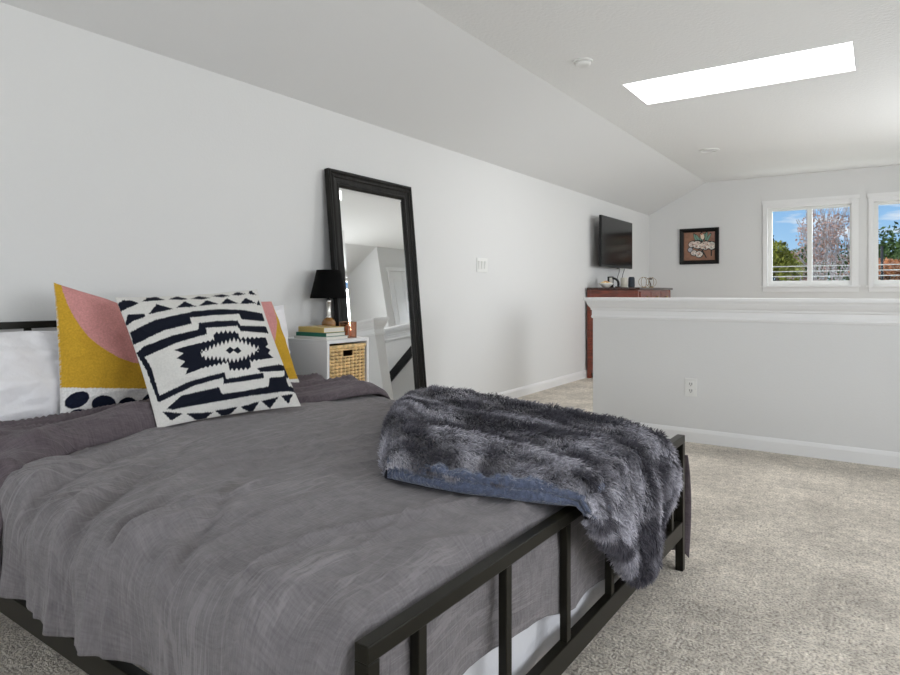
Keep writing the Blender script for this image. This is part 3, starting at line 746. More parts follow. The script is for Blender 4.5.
on = np.clip((.66-p_)/.10, 0, 1)
th = .004+ep*np.minimum(eq0, eq1)*((.060+.010*np.sin(q_*15+2.5*vnoise(p_*3, q_*3, 4))+.016*fbm(p_*4, q_*5, 8, 2)+.020*np.exp(-(p_/.22)**2)*np.exp(-((q_-.05)/.3)**2))*on+(1-on)*(.026+.008*np.sin(q_*19+p_*3)))
tu, tv, tz = throw_surface(p_, q_, th)
TP = Barr(tu, tv, tz)
thr = thing('throw_blanket', B(.4, 1.1, .5), 'silver grey faux fur throw folded over the far corner of the footboard', 'throw blanket')
mb = MB(); mb.grid(TP)
bu, bv2, bz = throw_surface(p_, q_, 0*th+.002)
mb.grid(Barr(bu, bv2, bz), flip=True)
mb.build('fur_backing', M['furbase'], thr, smooth=True)
# sherpa underside: two plump layers that show along the near edge, round the fold and down the hem
def sherpa(shift, lift, thick, seed):
    n1, n2 = 220, 26
    pp, cc = np.meshgrid(np.linspace(.012, .985, n1), np.linspace(0, 1, n2), indexing='ij')
    a = cc*PI
    ext = shift
    u0, v0, z0 = throw_surface(pp, np.full_like(pp, .02), 0*pp)
    u1, v1, z1 = throw_surface(pp, np.full_like(pp, .22), 0*pp)
    du_ = u0-u1; dv_ = v0-v1; dz_ = z0-z1; ln = np.sqrt(du_**2+dv_**2+dz_**2)+1e-9
    du_, dv_, dz_ = du_/ln, dv_/ln, dz_/ln
    hg = np.clip((pp-.55)/.15, 0, 1)
    bul = thick*(1+.30*fbm(pp*26, cc*2, seed, 2)+.22*vnoise(pp*95, cc*7, seed+2))
    r = ext+bul*.5*np.sin(a)
    along = np.where((cc > .02) & (cc < .98), r, -.10)
    lz = lift+bul*(.5-.5*np.cos(a))
    Un = u0+du_*along-hg*lz*.6; Vn = v0+dv_*along; Zn = z0+dz_*along*hg+lz*(1-hg)+0*hg
    return Barr(Un, Vn, Zn)
mb = MB(); mb.grid(sherpa(.016, .003, .026, 3)); mb.grid(sherpa(.012, .026, .026, 6))
o = mb.build('sherpa_lining', M['sherpa'], thr, smooth=True); o['label'] = 'blue grey sherpa lining'
# fur strands
def fur(npts):
    pr = rng.random(npts); qr = rng.random(npts)
    # more on the edges that are seen side-on
    e = npts//7; qr[:e] = rng.random(e)**1.5*.12; pr[e:2*e] = rng.random(e)**2*.10; pr[2*e:2*e+e//2] = 1-rng.random(e//2)**2*.08
    def smp(G, P_, Q_):
        x = P_*(NP-1); y = Q_*(NQ-1); i = np.minimum(x.astype(int), NP-2); j = np.minimum(y.astype(int), NQ-2); fx = (x-i)[:, None]; fy = (y-j)[:, None]
        return (G[i, j]*(1-fx)+G[i+1, j]*fx)*(1-fy)+(G[i, j+1]*(1-fx)+G[i+1, j+1]*fx)*fy
    du_ = np.gradient(TP, axis=0); dq_ = np.gradient(TP, axis=1)
    N_ = np.cross(dq_, du_); N_ /= np.linalg.norm(N_, axis=-1, keepdims=True)+1e-9
    D_ = du_/(np.linalg.norm(du_, axis=-1, keepdims=True)+1e-9); Q_ = dq_/(np.linalg.norm(dq_, axis=-1, keepdims=True)+1e-9)
    up = N_[NP//4, NQ//2]
    if up[2] < 0: N_ = -N_
    b0 = smp(TP, pr, qr); n0 = smp(N_, pr, qr); d0 = smp(D_, pr, qr); q0 = smp(Q_, pr, qr)
    cl = fbm(pr*22, qr*22, 14, 2)*2.2; cl2 = fbm(pr*22+50, qr*22, 19, 2)*2.2
    lean = (d0*(.62+.5*cl2)[:, None]+q0*(cl*1.0-.25)[:, None]+n0*(.42+.22*rng.random(npts))[:, None])
    lean += rng.normal(0, .22, (npts, 3)); lean /= np.linalg.norm(lean, axis=1, keepdims=True)
    ln = ((.016+.015*rng.random(npts))*np.where(pr > .62, .9, 1)*np.where(qr < .03, .6, 1))[:, None]
    mid = b0+(n0*.55+lean*.6)*ln*.5; tip = b0+lean*ln+np.array([0, 0, -.004])
    mid = b0*1+lean*ln*.5+n0*ln*.12
    rnd = rng.normal(0, 1, (npts, 3)); side = np.cross(lean, rnd); side /= np.linalg.norm(side, axis=1, keepdims=True)+1e-9
    wd = .00115
    Vt = np.stack([b0-side*wd, b0+side*wd, mid-side*wd*.9, mid+side*wd*.9, tip], 1).reshape(-1, 3)
    k = np.arange(npts)*5
    # frosted colour: charcoal at the root, silver tips in streaks
    st = vnoise(pr*5.5+qr*2.5, qr*9-pr*1.5, 31)+.7*vnoise(pr*16, qr*16, 37)+.5*cl2*.3
    f = (np.clip(.5+st*1.35, 0, 1)**1.3)[:, None]
    root = np.array([.028, .027, .036]); tipc = np.array([.12, .113, .138])*(1-f)+np.array([.90, .88, .97])*f
    midc = root*.55+tipc*.45
    C = np.stack([root+0*tipc, root+0*tipc, midc, midc, tipc], 1).reshape(-1, 3)
    me = bpy.data.meshes.new('fur_pile'); off = np.array(worldloc(thr))
    nv = len(Vt); me.vertices.add(nv); me.vertices.foreach_set('co', (Vt-off).ravel())
    li = np.stack([k, k+1, k+3, k+2, k+2, k+3, k+4], 1).ravel()
    me.loops.add(len(li)); me.loops.foreach_set('vertex_index', li)
    me.polygons.add(npts*2); stt = (np.arange(npts)*7)[:, None]+np.array([0, 4])[None]; me.polygons.foreach_set('loop_start', stt.ravel())
    me.update(calc_edges=True); me.validate()
    at = me.color_attributes.new('Col', 'FLOAT_COLOR', 'POINT'); at.data.foreach_set('color', np.concatenate([C, np.ones((nv, 1))], 1).astype(np.float32).ravel())
    me.materials.append(M['fur'])
    me.polygons.foreach_set('use_smooth', [True]*len(me.polygons))
    o = bpy.data.objects.new('fur_pile', me); COL.objects.link(o); o.parent = thr; o['kind'] = 'stuff'
fur(90000)

# ------------------------------------------------------------------ nightstand with basket
NX0, NX1, NY0, NY1, NZ = -2.70, -2.33, 2.325, 2.645, .702
t = thing('nightstand', ((NX0+NX1)/2, (NY0+NY1)/2, 0), 'white cube-shelf nightstand between the bed and the leaning mirror', 'nightstand')
bt = .018
def wb(name, a, b_): mb = MB(); mb.box(a, b_); return mb.build(name, M['white'], t, bevel=.0015)
wb('top', (NX0, NY0, NZ-bt), (NX1, NY1, NZ))
wb('side_panel', (NX0, NY0, 0), (NX1, NY0+bt, NZ-bt)); wb('side_panel', (NX0, NY1-bt, 0), (NX1, NY1, NZ-bt))
wb('shelf', (NX0+.006, NY0+bt, .352), (NX1, NY1-bt, .37)); wb('bottom', (NX0+.006, NY0+bt, .02), (NX1, NY1-bt, .038)); wb('back_panel', (NX0, NY0+bt, .02), (NX0+.006, NY1-bt, NZ-bt))
by0, by1, bz0, bz1, bx0, bx1 = NY0+bt+.006, NY1-bt-.006, .371, NZ-bt-.010, NX0+.03, NX1-.004
t = thing('wicker_basket', ((bx0+bx1)/2, (by0+by1)/2, bz0), 'woven wicker basket in the upper opening of the white nightstand', 'basket')
mb = MB()
hw = .040; hyc = (by0+by1)/2; hz0, hz1 = bz1-.066, bz1-.028
th_ = .010
inner = bx1-th_
# body walls behind the weave, dark as painted gap shade, with the hand hole left open
panel(mb, by0+.008, by1-.008, bz0, bz1-.006, [(hyc-hw, hyc+hw, hz0, hz1)], lambda u, w_, s: (inner-.004*s, u, w_), 0)
mb.box((bx0, by0+.004, bz0), (inner-.004, by0+.010, bz1-.006)); mb.box((bx0, by1-.010, bz0), (inner-.004, by1-.004, bz1-.006)); mb.box((bx0, by0+.004, bz0), (bx0+.006, by1-.004, bz1-.006)); mb.box((bx0, by0+.004, bz0), (inner-.004, by1-.004, bz0+.006))
mb.build('body', M['wicker_dark'], t)
mb = MB(); rows = 16; cols = 9; pit = (bz1-.02-bz0)/rows
for r in range(rows):
    z = bz0+pit*(r+.5)
    segs = [(by0+.004, by1-.004)]
    if hz0-.006 < z < hz1+.006: segs = [(by0+.004, hyc-hw), (hyc+hw, by1-.004)]
    for (ya, yb) in segs:
        n = max(6, int((yb-ya)/.003)); pts = []; rr = []
        for k in range(n+1):
            y = ya+(yb-ya)*k/n
            w_ = abs(math.sin(PI*(y-by0-.004)/((by1-by0-.008)/cols)))
            pts.append((inner+.003+.0055*w_, y, z+random.uniform(-.0006, .0006))); rr.append(pit*(.27+.22*w_))
        mb.tube(pts, rr, 6)
mb.build('weave', M['wicker'], t, smooth=True)
mb = MB()
for c in range(cols+1):
    y = by0+.008+(by1-by0-.016)*c/cols
    for (za, zb) in ([(bz0, bz1-.01)] if abs(y-hyc) > hw else [(bz0, hz0), (hz1, bz1-.01)]): mb.tube([(inner+.004, y, za), (inner+.004, y, zb)], .0036, 6)
mb.build('stakes', M['wicker'], t, smooth=True)
mb = MB(); mb.tube([(bx1-.006, by0+.002, bz1-.012), (bx1-.006, by1-.002, bz1-.012)], .011, 10); mb.tube([(bx0, by0+.006, bz1-.012), (bx1-.006, by0+.006, bz1-.012)], .006, 8); mb.tube([(bx0, by1-.006, bz1-.012), (bx1-.006, by1-.006, bz1-.012)], .006, 8)
mb.build('rim', M['wicker'], t, smooth=True)
mb = MB(); mb.tube([(inner+.006, hyc-hw, hz0), (inner+.006, hyc+hw, hz0), (inner+.006, hyc+hw, hz1), (inner+.006, hyc-hw, hz1), (inner+.006, hyc-hw, hz0)], .0045, 6); mb.build('hand_hole_rim', M['wicker'], t)

# books on the nightstand
def book(x, y, z, sx, sy, sz, rot, m, label, colfn=None, tilt=0):
    t = thing('book', (x, y, z), label, 'book', 'books on the nightstand')
    R = Matrix.Rotation(rot, 3, 'Z') @ Matrix.Rotation(tilt, 3, 'Y')
    def TT(a, b_, c): q = R @ Vector((a, b_, c)); return (x+q.x, y+q.y, z+q.z)
    mb = MB(); ct = .0022
    mb.box((-sx/2, -sy/2, 0), (sx/2, sy/2, ct), T=TT); mb.box((-sx/2, -sy/2, ct), (sx/2, -sy/2+ct, sz-ct), T=TT)
    n0 = len(mb.v)
    if colfn:
        nx, ny = 50, 60; gx, gy = np.meshgrid(np.linspace(-sx/2, sx/2, nx), np.linspace(-sy/2, sy/2, ny), indexing='ij')
        G = np.array([[TT(gx[i, j], gy[i, j], sz) for j in range(ny)] for i in range(nx)]); mb.grid(G)
        C = np.tile(np.array([.62, .46, .15, 1.]), (n0, 1)); mb.c = np.concatenate([C, np.concatenate([colfn(gx, gy).reshape(-1, 3), np.ones((nx*ny, 1))], 1)])
        k = len(mb.v); mb.box((-sx/2, -sy/2, sz-ct), (sx/2, sy/2, sz-.0003), T=TT); mb.c = np.concatenate([mb.c, np.tile(np.array([.62, .46, .15, 1.]), (len(mb.v)-k, 1))])
    else: mb.box((-sx/2, -sy/2, sz-ct), (sx/2, sy/2, sz), T=TT)
    mb.build('cover', m, t)
    mb = MB(); mb.box((-sx/2+.003, -sy/2+ct, ct), (sx/2-.003, sy/2-.003, sz-ct), T=TT); mb.build('pages', M['paper'], t)
def flor(X, Y):
    n = vnoise(X*38+3, Y*38, 5)+.5*vnoise(X*80, Y*80, 6)
    c = np.zeros(X.shape+(3,)); c[:] = (.60, .45, .16)
    c[n > .12] = (.55, .24, .12); c[n > .27] = (.10, .17, .06); c[n < -.30] = (.74, .66, .42); return c
bcx, bcy = -2.470, 2.422
book(bcx, bcy, NZ+.0005, .235, .165, .015, .02, M['book_white'], 'flat white book at the bottom of the nightstand stack')
book(bcx-.005, bcy+.002, NZ+.016, .215, .150, .020, .03, M['book_green'], 'dark green book in the middle of the nightstand stack')
book(bcx-.002, bcy+.004, NZ+.0370, .205, .145, .027, -.07, M['book_yellow'], 'yellow floral-covered book topping the nightstand stack', flor)
# lamp
LX, LY = -2.590, 2.598
t = thing('table_lamp', (LX, LY, NZ), 'small table lamp with a black tapered shade on the nightstand', 'table lamp')
mb = MB(); mb.lathe((LX, LY, NZ), [(.042, 0), (.042, .008), (.030, .014), (.012, .018), (.010, .03)], 28); mb.build('base', M['brass'], t, smooth=True)
mb = MB(); mb.sphere((LX, LY, NZ+.068), .040, 14, sc=(1, 1, .95)); mb.build('globe', M['amber'], t, smooth=True)
mb = MB(); mb.lathe((LX, LY, NZ), [(.014, .100), (.017, .106), (.013, .112), (.013, .19), (.016, .196), (.010, .205), (.010, .26)], 20); mb.build('stem', M['silver'], t, smooth=True)
zs0, zs1, r0, r1 = .915, 1.075, .105, .068
mb = MB(); mb.lathe((LX, LY, 0), [(r0, zs0), (r1, zs1), (r1-.003, zs1), (r0-.003, zs0), (r0, zs0)], 48, cap=False); sh = mb.build('lamp_shade', M['shade_black'], t, smooth=False)
sh.data.polygons.foreach_set('use_smooth', [True]*len(sh.data.polygons))
mb = MB(); mb.tube([(LX-r1, LY, zs1-.012), (LX+r1, LY, zs1-.012)], .0025, 6); mb.tube([(LX, LY-r1, zs1-.012), (LX, LY+r1, zs1-.012)], .0025, 6); mb.tube([(LX, LY, .95), (LX, LY, zs1-.01)], .006, 8); mb.build('harp', M['brass'], t)
# copper tinted glass votive
vx, vy = -2.392, 2.543
t = thing('candle_holder', (vx, vy, NZ), 'square copper-tinted glass candle holder at the front corner of the nightstand', 'candle holder')
mb = MB()
for (a, b_) in (((vx-.031, vy-.031, NZ), (vx+.031, vy-.028, NZ+.085)), ((vx-.031, vy+.028, NZ), (vx+.031, vy+.031, NZ+.085)), ((vx-.031, vy-.028, NZ), (vx-.028, vy+.028, NZ+.085)), ((vx+.028, vy-.028, NZ), (vx+.031, vy+.028, NZ+.085)), ((vx-.031, vy-.031, NZ), (vx+.031, vy+.031, NZ+.006))): mb.box(a, b_)
M['votive'] = mk_glass('copper_glass_sheet', (.90, .72, .62), .08)
mb.build('glass_box', M['votive'], t)
mb = MB()
for sx in (-1, 1):
    for sy in (-1, 1): mb.box((vx+sx*.0315-.002, vy+sy*.0315-.002, NZ), (vx+sx*.0315+.002, vy+sy*.0315+.002, NZ+.086))
for zz in (NZ+.0845, NZ+.001):
    mb.box((vx-.0335, vy-.0335, zz), (vx+.0335, vy-.0295, zz+.003)); mb.box((vx-.0335, vy+.0295, zz), (vx+.0335, vy+.0335, zz+.003)); mb.box((vx-.0335, vy-.0295, zz), (vx-.0295, vy+.0295, zz+.003)); mb.box((vx+.0295, vy-.0295, zz), (vx+.0335, vy+.0295, zz+.003))
mb.build('copper_edging', M['copper_glass'], t)
mb = MB(); mb.lathe((vx, vy, NZ), [(.020, .007), (.021, .03), (.014, .045), (.017, .055), (.012, .066), (.003, .070)], 20); mb.build('candle', M['candle'], t, smooth=True)

# ------------------------------------------------------------------ leaning mirror
MY0, MY1 = 2.665, 3.483
xb, xt, ztp = -2.530, -2.692, 1.672
t = thing('floor_mirror', (xb, (MY0+MY1)/2, 0), 'tall black-framed mirror leaning against the left wall', 'mirror')
up = Vector((xt-xb, 0, ztp)); LEN = up.length; up.normalize(); nrm = Vector((up.z, 0, -up.x))
def MT(a, b_, c):      # a across (y), b up along the mirror, c out of its face
    p = Vector((xb, 0, 0))+up*b_+nrm*c; return (p.x+(MY1-a)*.024, a, p.z)
fw = .098
prof = [(0, -.022), (0, .010), (.010, .016), (.018, .014), (.022, .008), (.036, .012), (.042, .012), (.048, .004), (.072, .002), (.080, .006), (.088, .004), (fw, -.006), (fw, -.016)]
mb = MB(); vs = []; fs = []; n = len(prof); lo = .02
for (w_, c) in prof: vs += [MT(MY0+w_, lo*0+w_, c), MT(MY1-w_, w_, c), MT(MY1-w_, LEN-w_, c), MT(MY0+w_, LEN-w_, c)]
for i in range(n-1):
    for k in range(4): k2 = (k+1) % 4; fs.append((i*4+k, i*4+k2, (i+1)*4+k2, (i+1)*4+k))
for k in range(4): k2 = (k+1) % 4; fs.append(((n-1)*4+k, (n-1)*4+k2, k2, k))
mb.add(vs, fs); mb.build('mirror_frame', M['frame_black'], t)
bw = .020
a0, a1, b0, b1 = MY0+fw-.001, MY1-fw+.001, fw-.001, LEN-fw+.001
mb = MB(); mb.add([MT(a0+bw, b0+bw, -.0075), MT(a1-bw, b0+bw, -.0075), MT(a1-bw, b1-bw, -.0075), MT(a0+bw, b1-bw, -.0075)], [(0, 1, 2, 3)]); mb.build('mirror_glass', M['mirror'], t)
mb = MB(); q0 = [(a0, b0), (a1, b0), (a1, b1), (a0, b1)]; q1 = [(a0+bw, b0+bw), (a1-bw, b0+bw), (a1-bw, b1-bw), (a0+bw, b1-bw)]
mb.add([MT(*p, -.0100) for p in q0]+[MT(*p, -.0075) for p in q1], [(k, (k+1) % 4, 4+(k+1) % 4, 4+k) for k in range(4)]); mb.build('bevelled_edge', M['mirror'], t)
mb = MB(); mb.add([MT(MY0+.004, .004, -.021), MT(MY1-.004, .004, -.021), MT(MY1-.004, LEN-.004, -.021), MT(MY0+.004, LEN-.004, -.021)], [(0, 1, 2, 3)]); mb.build('back_board', M['frame_black'], t, solid=.003)

# ------------------------------------------------------------------ dresser, television and the things on the dresser
DX0, DX1, DY0, DY1, DZ = -2.69, -2.13, 6.68, 7.92, 1.0
t = thing('dresser', ((DX0+DX1)/2, (DY0+DY1)/2, 0), 'reddish cherry wood dresser against the left wall under the television', 'dresser')
mb = MB(); mb.box((DX0, DY0-.025, DZ-.026), (DX1+.03, DY1+.025, DZ)); mb.build('top', M['darkcherry'], t, bevel=.006)
mb = MB(); mb.box((DX0, DY0, .06), (DX1, DY1, DZ-.026)); mb.build('body', M['cherry'], t, bevel=.004)
for (x, y) in ((DX0, DY0-.008), (DX1-.035, DY0-.008), (DX0, DY1-.027), (DX1-.035, DY1-.027)): mb = MB(); mb.box((x, y, 0), (x+.042, y+.035, DZ-.026)); mb.build('leg', M['cherry'], t, bevel=.003)
rowsz = [(.83, .955), (.60, .81), (.36, .58), (.10, .34)]
for r, (za, zb) in enumerate(rowsz):
    n = 3 if r == 0 else 2
    for k in range(n):
        ya = DY0+.05+(DY1-DY0-.10)*k/n+.006; yb = DY0+.05+(DY1-DY0-.10)*(k+1)/n-.006
        mb = MB(); mb.box((DX1, ya, za), (DX1+.014, yb, zb)); o = mb.build('drawer', M['cherry'], t, bevel=.004)
        for f_ in ((.5,) if n == 3 else (.25, .75)):
            y = ya+(yb-ya)*f_; z = (za+zb)/2
            mb = MB(); mb.lathe((DX1+.014, y, z), [(.006, 0), (.006, .012), (.016, .016), (.016, .022), (.006, .026)], 14, ax='x'); mb.build('knob', M['brass'], o, smooth=True)
# television
t = thing('television', (XL, 7.33, 1.53), 'black flat-screen television mounted on the left wall above the dresser', 'television')
tx = -2.575; ty0, ty1, tz0, tz1 = 6.80, 7.87, 1.236, 1.812
mb = MB(); mb.box((tx-.028, ty0, tz0), (tx, ty1, tz1)); mb.build('casing', M['black_plastic'], t, bevel=.004)
mb = MB(); mb.box((tx-.0005, ty0+.012, tz0+.022), (tx+.0015, ty1-.012, tz1-.012)); mb.build('screen', M['screen'], t)
mb = MB(); mb.box((tx-.072, ty0+.12, tz0+.04), (tx-.028, ty1-.12, tz1-.16)); mb.build('back_housing', M['black_plastic'], t, bevel=.012)
mb = MB(); mb.box((XL, 7.2, 1.42), (XL+.018, 7.5, 1.64)); mb.box((XL+.01, 7.31, 1.48), (tx-.07, 7.39, 1.58)); mb.build('wall_bracket', M['black_metal'], t)
mb = MB(); mb.box((tx-.014, 7.34, tz0-.012), (tx+.001, 7.40, tz0+.002)); mb.build('sensor', M['black_plastic'], t)
for (y, ph) in ((7.45, 0), (7.62, 1.3)):
    mb = MB(); pts = [(tx-.02+(-.03)*k/8, y+.015*math.sin(k*.9+ph), tz0+.004-(tz0-DZ-.05)*k/8) for k in range(9)]; mb.tube(pts, .0035, 6); mb.build('cord', M['cord'], t, smooth=True)
def on_dresser(px, Y): v = ray(px, 287); tt = Y/v[1]; return v[0]*tt
# bowl
bx, byy = on_dresser(606, 6.80), 6.80
t = thing('bowl', (bx, byy, DZ), 'small white bowl heaped with cream and orange petals at the near end of the dresser', 'bowl')
mb = MB(); mb.lathe((bx, byy, DZ), [(.035, .0), (.04, .004), (.075, .035), (.080, .050), (.076, .050), (.07, .036), (.036, .010), (.001, .008)], 28); mb.build('dish', M['ceramic'], t, smooth=True)
mb = MB()
for k in range(34):
    a = random.uniform(0, 2*PI); r = random.uniform(0, .062); mb.sphere((bx+r*math.cos(a), byy+r*math.sin(a), DZ+.046+.022*(1-r/.062)), random.uniform(.009, .015), 5, mi=(0 if random.random() < .72 else 1), sc=(1, 1, .7))
o = mb.build('petals', [M['popcorn'], M['orange']], t, smooth=True); o['kind'] = 'stuff'
# small black photo stand and black curved ornament
x = on_dresser(610.5, 6.98)
t = thing('photo_stand', (x, 6.98, DZ), 'small black and white card stand behind the bowl on the dresser', 'photo stand')
mb = MB(); mb.box((x-.035, 6.975, DZ), (x+.035, 6.985, DZ+.125)); mb.build('backing', M['black_plastic'], t, bevel=.002)
mb = MB(); mb.box((x-.010, 6.973, DZ+.03), (x+.028, 6.9752, DZ+.112)); mb.build('card', M['ceramic'], t)
x = on_dresser(616.5, 6.86)
t = thing('ornament', (x, 6.86, DZ), 'black arched ornament beside the bowl on the dresser', 'ornament')
mb = MB(); pts = [(x-.045+.045*math.sin(k/10*PI*.62)*1.5, 6.86, DZ+.014+.088*math.sin(PI/2+ -k/10*PI*.5)) for k in range(11)]; mb.tube(pts, [.013]*11, 10); mb.build('arch', M['black_plastic'], t, smooth=True)
mb = MB(); mb.box((x-.01, 6.835, DZ), (x+.045, 6.885, DZ+.012)); mb.build('foot', M['black_plastic'], t, bevel=.003)
x = on_dresser(624.0, 6.98)
t = thing('candle', (x, 6.98, DZ), 'cream candle jar between the bowl and the navy speaker on the dresser', 'candle')
mb = MB(); mb.lathe((x, 6.98, DZ), [(.036, 0), (.038, .004), (.038, .105), (.036, .110), (.032, .108), (.03, .09)], 24); mb.build('jar', M['jar'], t, smooth=True)
mb = MB(); mb.lathe((x, 6.98, DZ), [(.031, .088), (.031, .092), (.002, .092), (.002, .104)], 16); mb.build('wick', M['paper'], t)
x = on_dresser(631.5, 6.86)
t = thing('speaker', (x, 6.86, DZ), 'navy blue cylindrical speaker standing on the dresser', 'speaker')
mb = MB(); mb.lathe((x, 6.86, DZ), [(.030, .0), (.034, .004), (.036, .02), (.034, .095), (.030, .108), (.024, .112)], 28); mb.build('grille', M['navy_cloth'], t, smooth=True)
mb = MB(); mb.lathe((x, 6.86, DZ), [(.026, .110), (.026, .1145), (.002, .1145)], 24); mb.build('top_plate', M['black_plastic'], t)
for (px_, Y, lab) in ((643.8, 7.20, 'wire globe ornament, the one nearer the navy speaker on the dresser'), (651.2, 7.30, 'wire globe ornament with a dark twig, the one farther from the navy speaker')):
    x = on_dresser(px_, Y); t = thing('wire_globe', (x, Y, DZ), lab, 'ornament', 'wire globes on the dresser')
    R_ = .056
    for k in range(3):
        mb = MB(); a = PI*k/3+.3; pts = [(x+R_*math.cos(q)*math.cos(a), Y+R_*math.cos(q)*math.sin(a), DZ+.006+R_+R_*math.sin(q)) for q in np.linspace(0, 2*PI, 29)]; mb.tube(pts, .0022, 5); mb.build('hoop', M['brass'], t, smooth=True)
    mb = MB(); mb.lathe((x, Y, DZ), [(.026, 0), (.026, .006), (.005, .008)], 18); mb.build('foot', M['brass'], t)
    if px_ > 650:
        mb = MB(); mb.tube([(x, Y, DZ+.008), (x-.012, Y, DZ+.05), (x-.022, Y, DZ+.085)], [.006, .007, .003], 7); mb.sphere((x-.008, Y, DZ+.10), .016, 7, sc=(1.5, 1, .6)); mb.build('twig', M['bark_dark'], t, smooth=True)

# ------------------------------------------------------------------ picture on the far wall
PX0, PX1, PZ0, PZ1 = -2.282, -1.778, 1.326, 1.810
t = thing('framed_picture', ((PX0+PX1)/2, YF, PZ0), 'black-framed painting of white blossoms on a brown ground, on the far wall', 'picture')
fr = .052
prof = [(0, 0), (0, .030), (.010, .034), (.030, .030), (.046, .022), (fr, .016), (fr, .004)]
mb = MB(); vs = []; fs = []
for (w_, c) in prof: vs += [(PX0+w_, YF-c, PZ0+w_), (PX1-w_, YF-c, PZ0+w_), (PX1-w_, YF-c, PZ1-w_), (PX0+w_, YF-c, PZ1-w_)]
for i in range(len(prof)-1):
    for k in range(4): k2 = (k+1) % 4; fs.append((i*4+k, i*4+k2, (i+1)*4+k2, (i+1)*4+k))
mb.add(vs, fs); mb.build('picture_frame', M['art_frame'], t)
n = 150; U, V = np.meshgrid(np.linspace(0, 1, n), np.linspace(0, 1, n), indexing='xy')
C = np.zeros((n, n, 3)); C[:] = (.30, .155, .10)
C = C*(1-U[..., None]*.12)+np.array([.06, .03, .06])*np.clip(U-.55, 0, 1)[..., None]*np.clip(V-.4, 0, 1)[..., None]*2.2
C *= (1+.25*fbm(U*12, V*12, 3))[..., None]
def blob(x, y, a, b_, r, col, ring=None):
    dx = (U-x)*math.cos(r)+(V-y)*math.sin(r); dy = -(U-x)*math.sin(r)+(V-y)*math.cos(r)
    q = (dx/a)**2+(dy/b_)**2+.35*fbm(U*14, V*14, int(x*100))
    if ring is not None: C[(q < 1.55)] = ring
    C[q < 1] = col
DK = (.018, .02, .02)
for (x, y, r) in ((.38, .80, 1.9), (.46, .78, 2.1), (.56, .84, 1.5), (.72, .84, 1.4), (.64, .80, 1.2), (.80, .80, 1.1)): blob(x, y, .14, .034, r, (.16, .30, .23), DK)
for (x0_, y0_, x1_, y1_) in ((.55, .45, .72, .10), (.70, .62, 1.0, .58), (.62, .60, .30, .45), (.88, .38, .88, .16)):
    for k in range(40): f_ = k/39; blob(x0_+(x1_-x0_)*f_, y0_+(y1_-y0_)*f_, .020, .020, 0, DK)
for (x, y, a, b_, r, c) in ((.28, .58, .09, .075, .5, (.66, .56, .50)), (.45, .55, .11, .10, -.3, (.70, .60, .53)), (.70, .52, .14, .10, .2, (.64, .53, .45)), (.90, .50, .08, .10, 0, (.55, .56, .50)), (.21, .38, .055, .06, .4, (.42, .42, .46)), (.33, .27, .075, .065, .3, (.70, .64, .58)), (.50, .22, .085, .08, -.3, (.70, .65, .60)), (.60, .84, .045, .085, .2, (.72, .60, .46))): blob(x, y, a*1.3, b_*1.35, r, c, DK)
for (x, y, a, r) in ((.28, .58, .10, .5), (.45, .55, .13, -.3), (.70, .52, .16, .2), (.90, .50, .10, 0), (.33, .27, .09, .3), (.50, .22, .10, -.3)):
    for k in range(5):
        q = r+k*1.26+.4; xx = x+a*.55*math.cos(q); yy = y+a*.5*math.sin(q)
        blob(xx, yy, a*.50, a*.26, q+.5, ((.74, .66, .58), (.55, .44, .38), (.70, .58, .50), (.46, .44, .42), (.76, .70, .64))[k])
        dx_, dy_ = x+a*.9*math.cos(q+.6), y+a*.8*math.sin(q+.6); blob((xx+dx_)/2, (yy+dy_)/2, a*.26, a*.055, q+.3, DK if k % 2 else (.20, .10, .08))
for (x, y) in ((.42, .50), (.68, .46), (.30, .56), (.50, .22), (.76, .54)): blob(x, y, .04, .02, .8, (.38, .20, .14))
blob(.58, .92, .03, .025, 0, (.50, .10, .04))
mb = MB(); G = np.stack([PX0+fr-.002+U*(PX1-PX0-2*fr+.004), np.full_like(U, YF-.008), PZ0+fr-.002+V*(PZ1-PZ0-2*fr+.004)], -1); mb.grid(G)
mb.c = np.concatenate([C.reshape(-1, 3).clip(0, 1), np.ones((n*n, 1))], 1); mb.build('canvas', M['painting'], t)

# small blue scrap on the carpet, near side of the bed
mb = MB()
for k in range(7): mb.sphere((-1.315+random.uniform(-.012, .012), .615+random.uniform(-.012, .012), .006), random.uniform(.005, .009), 5, sc=(1.3, 1, .6))
tag(mb.build('lint', M['blue_scrap'], None, smooth=True), 'tiny blue scrap of lint on the carpet beside the bed', 'lint')

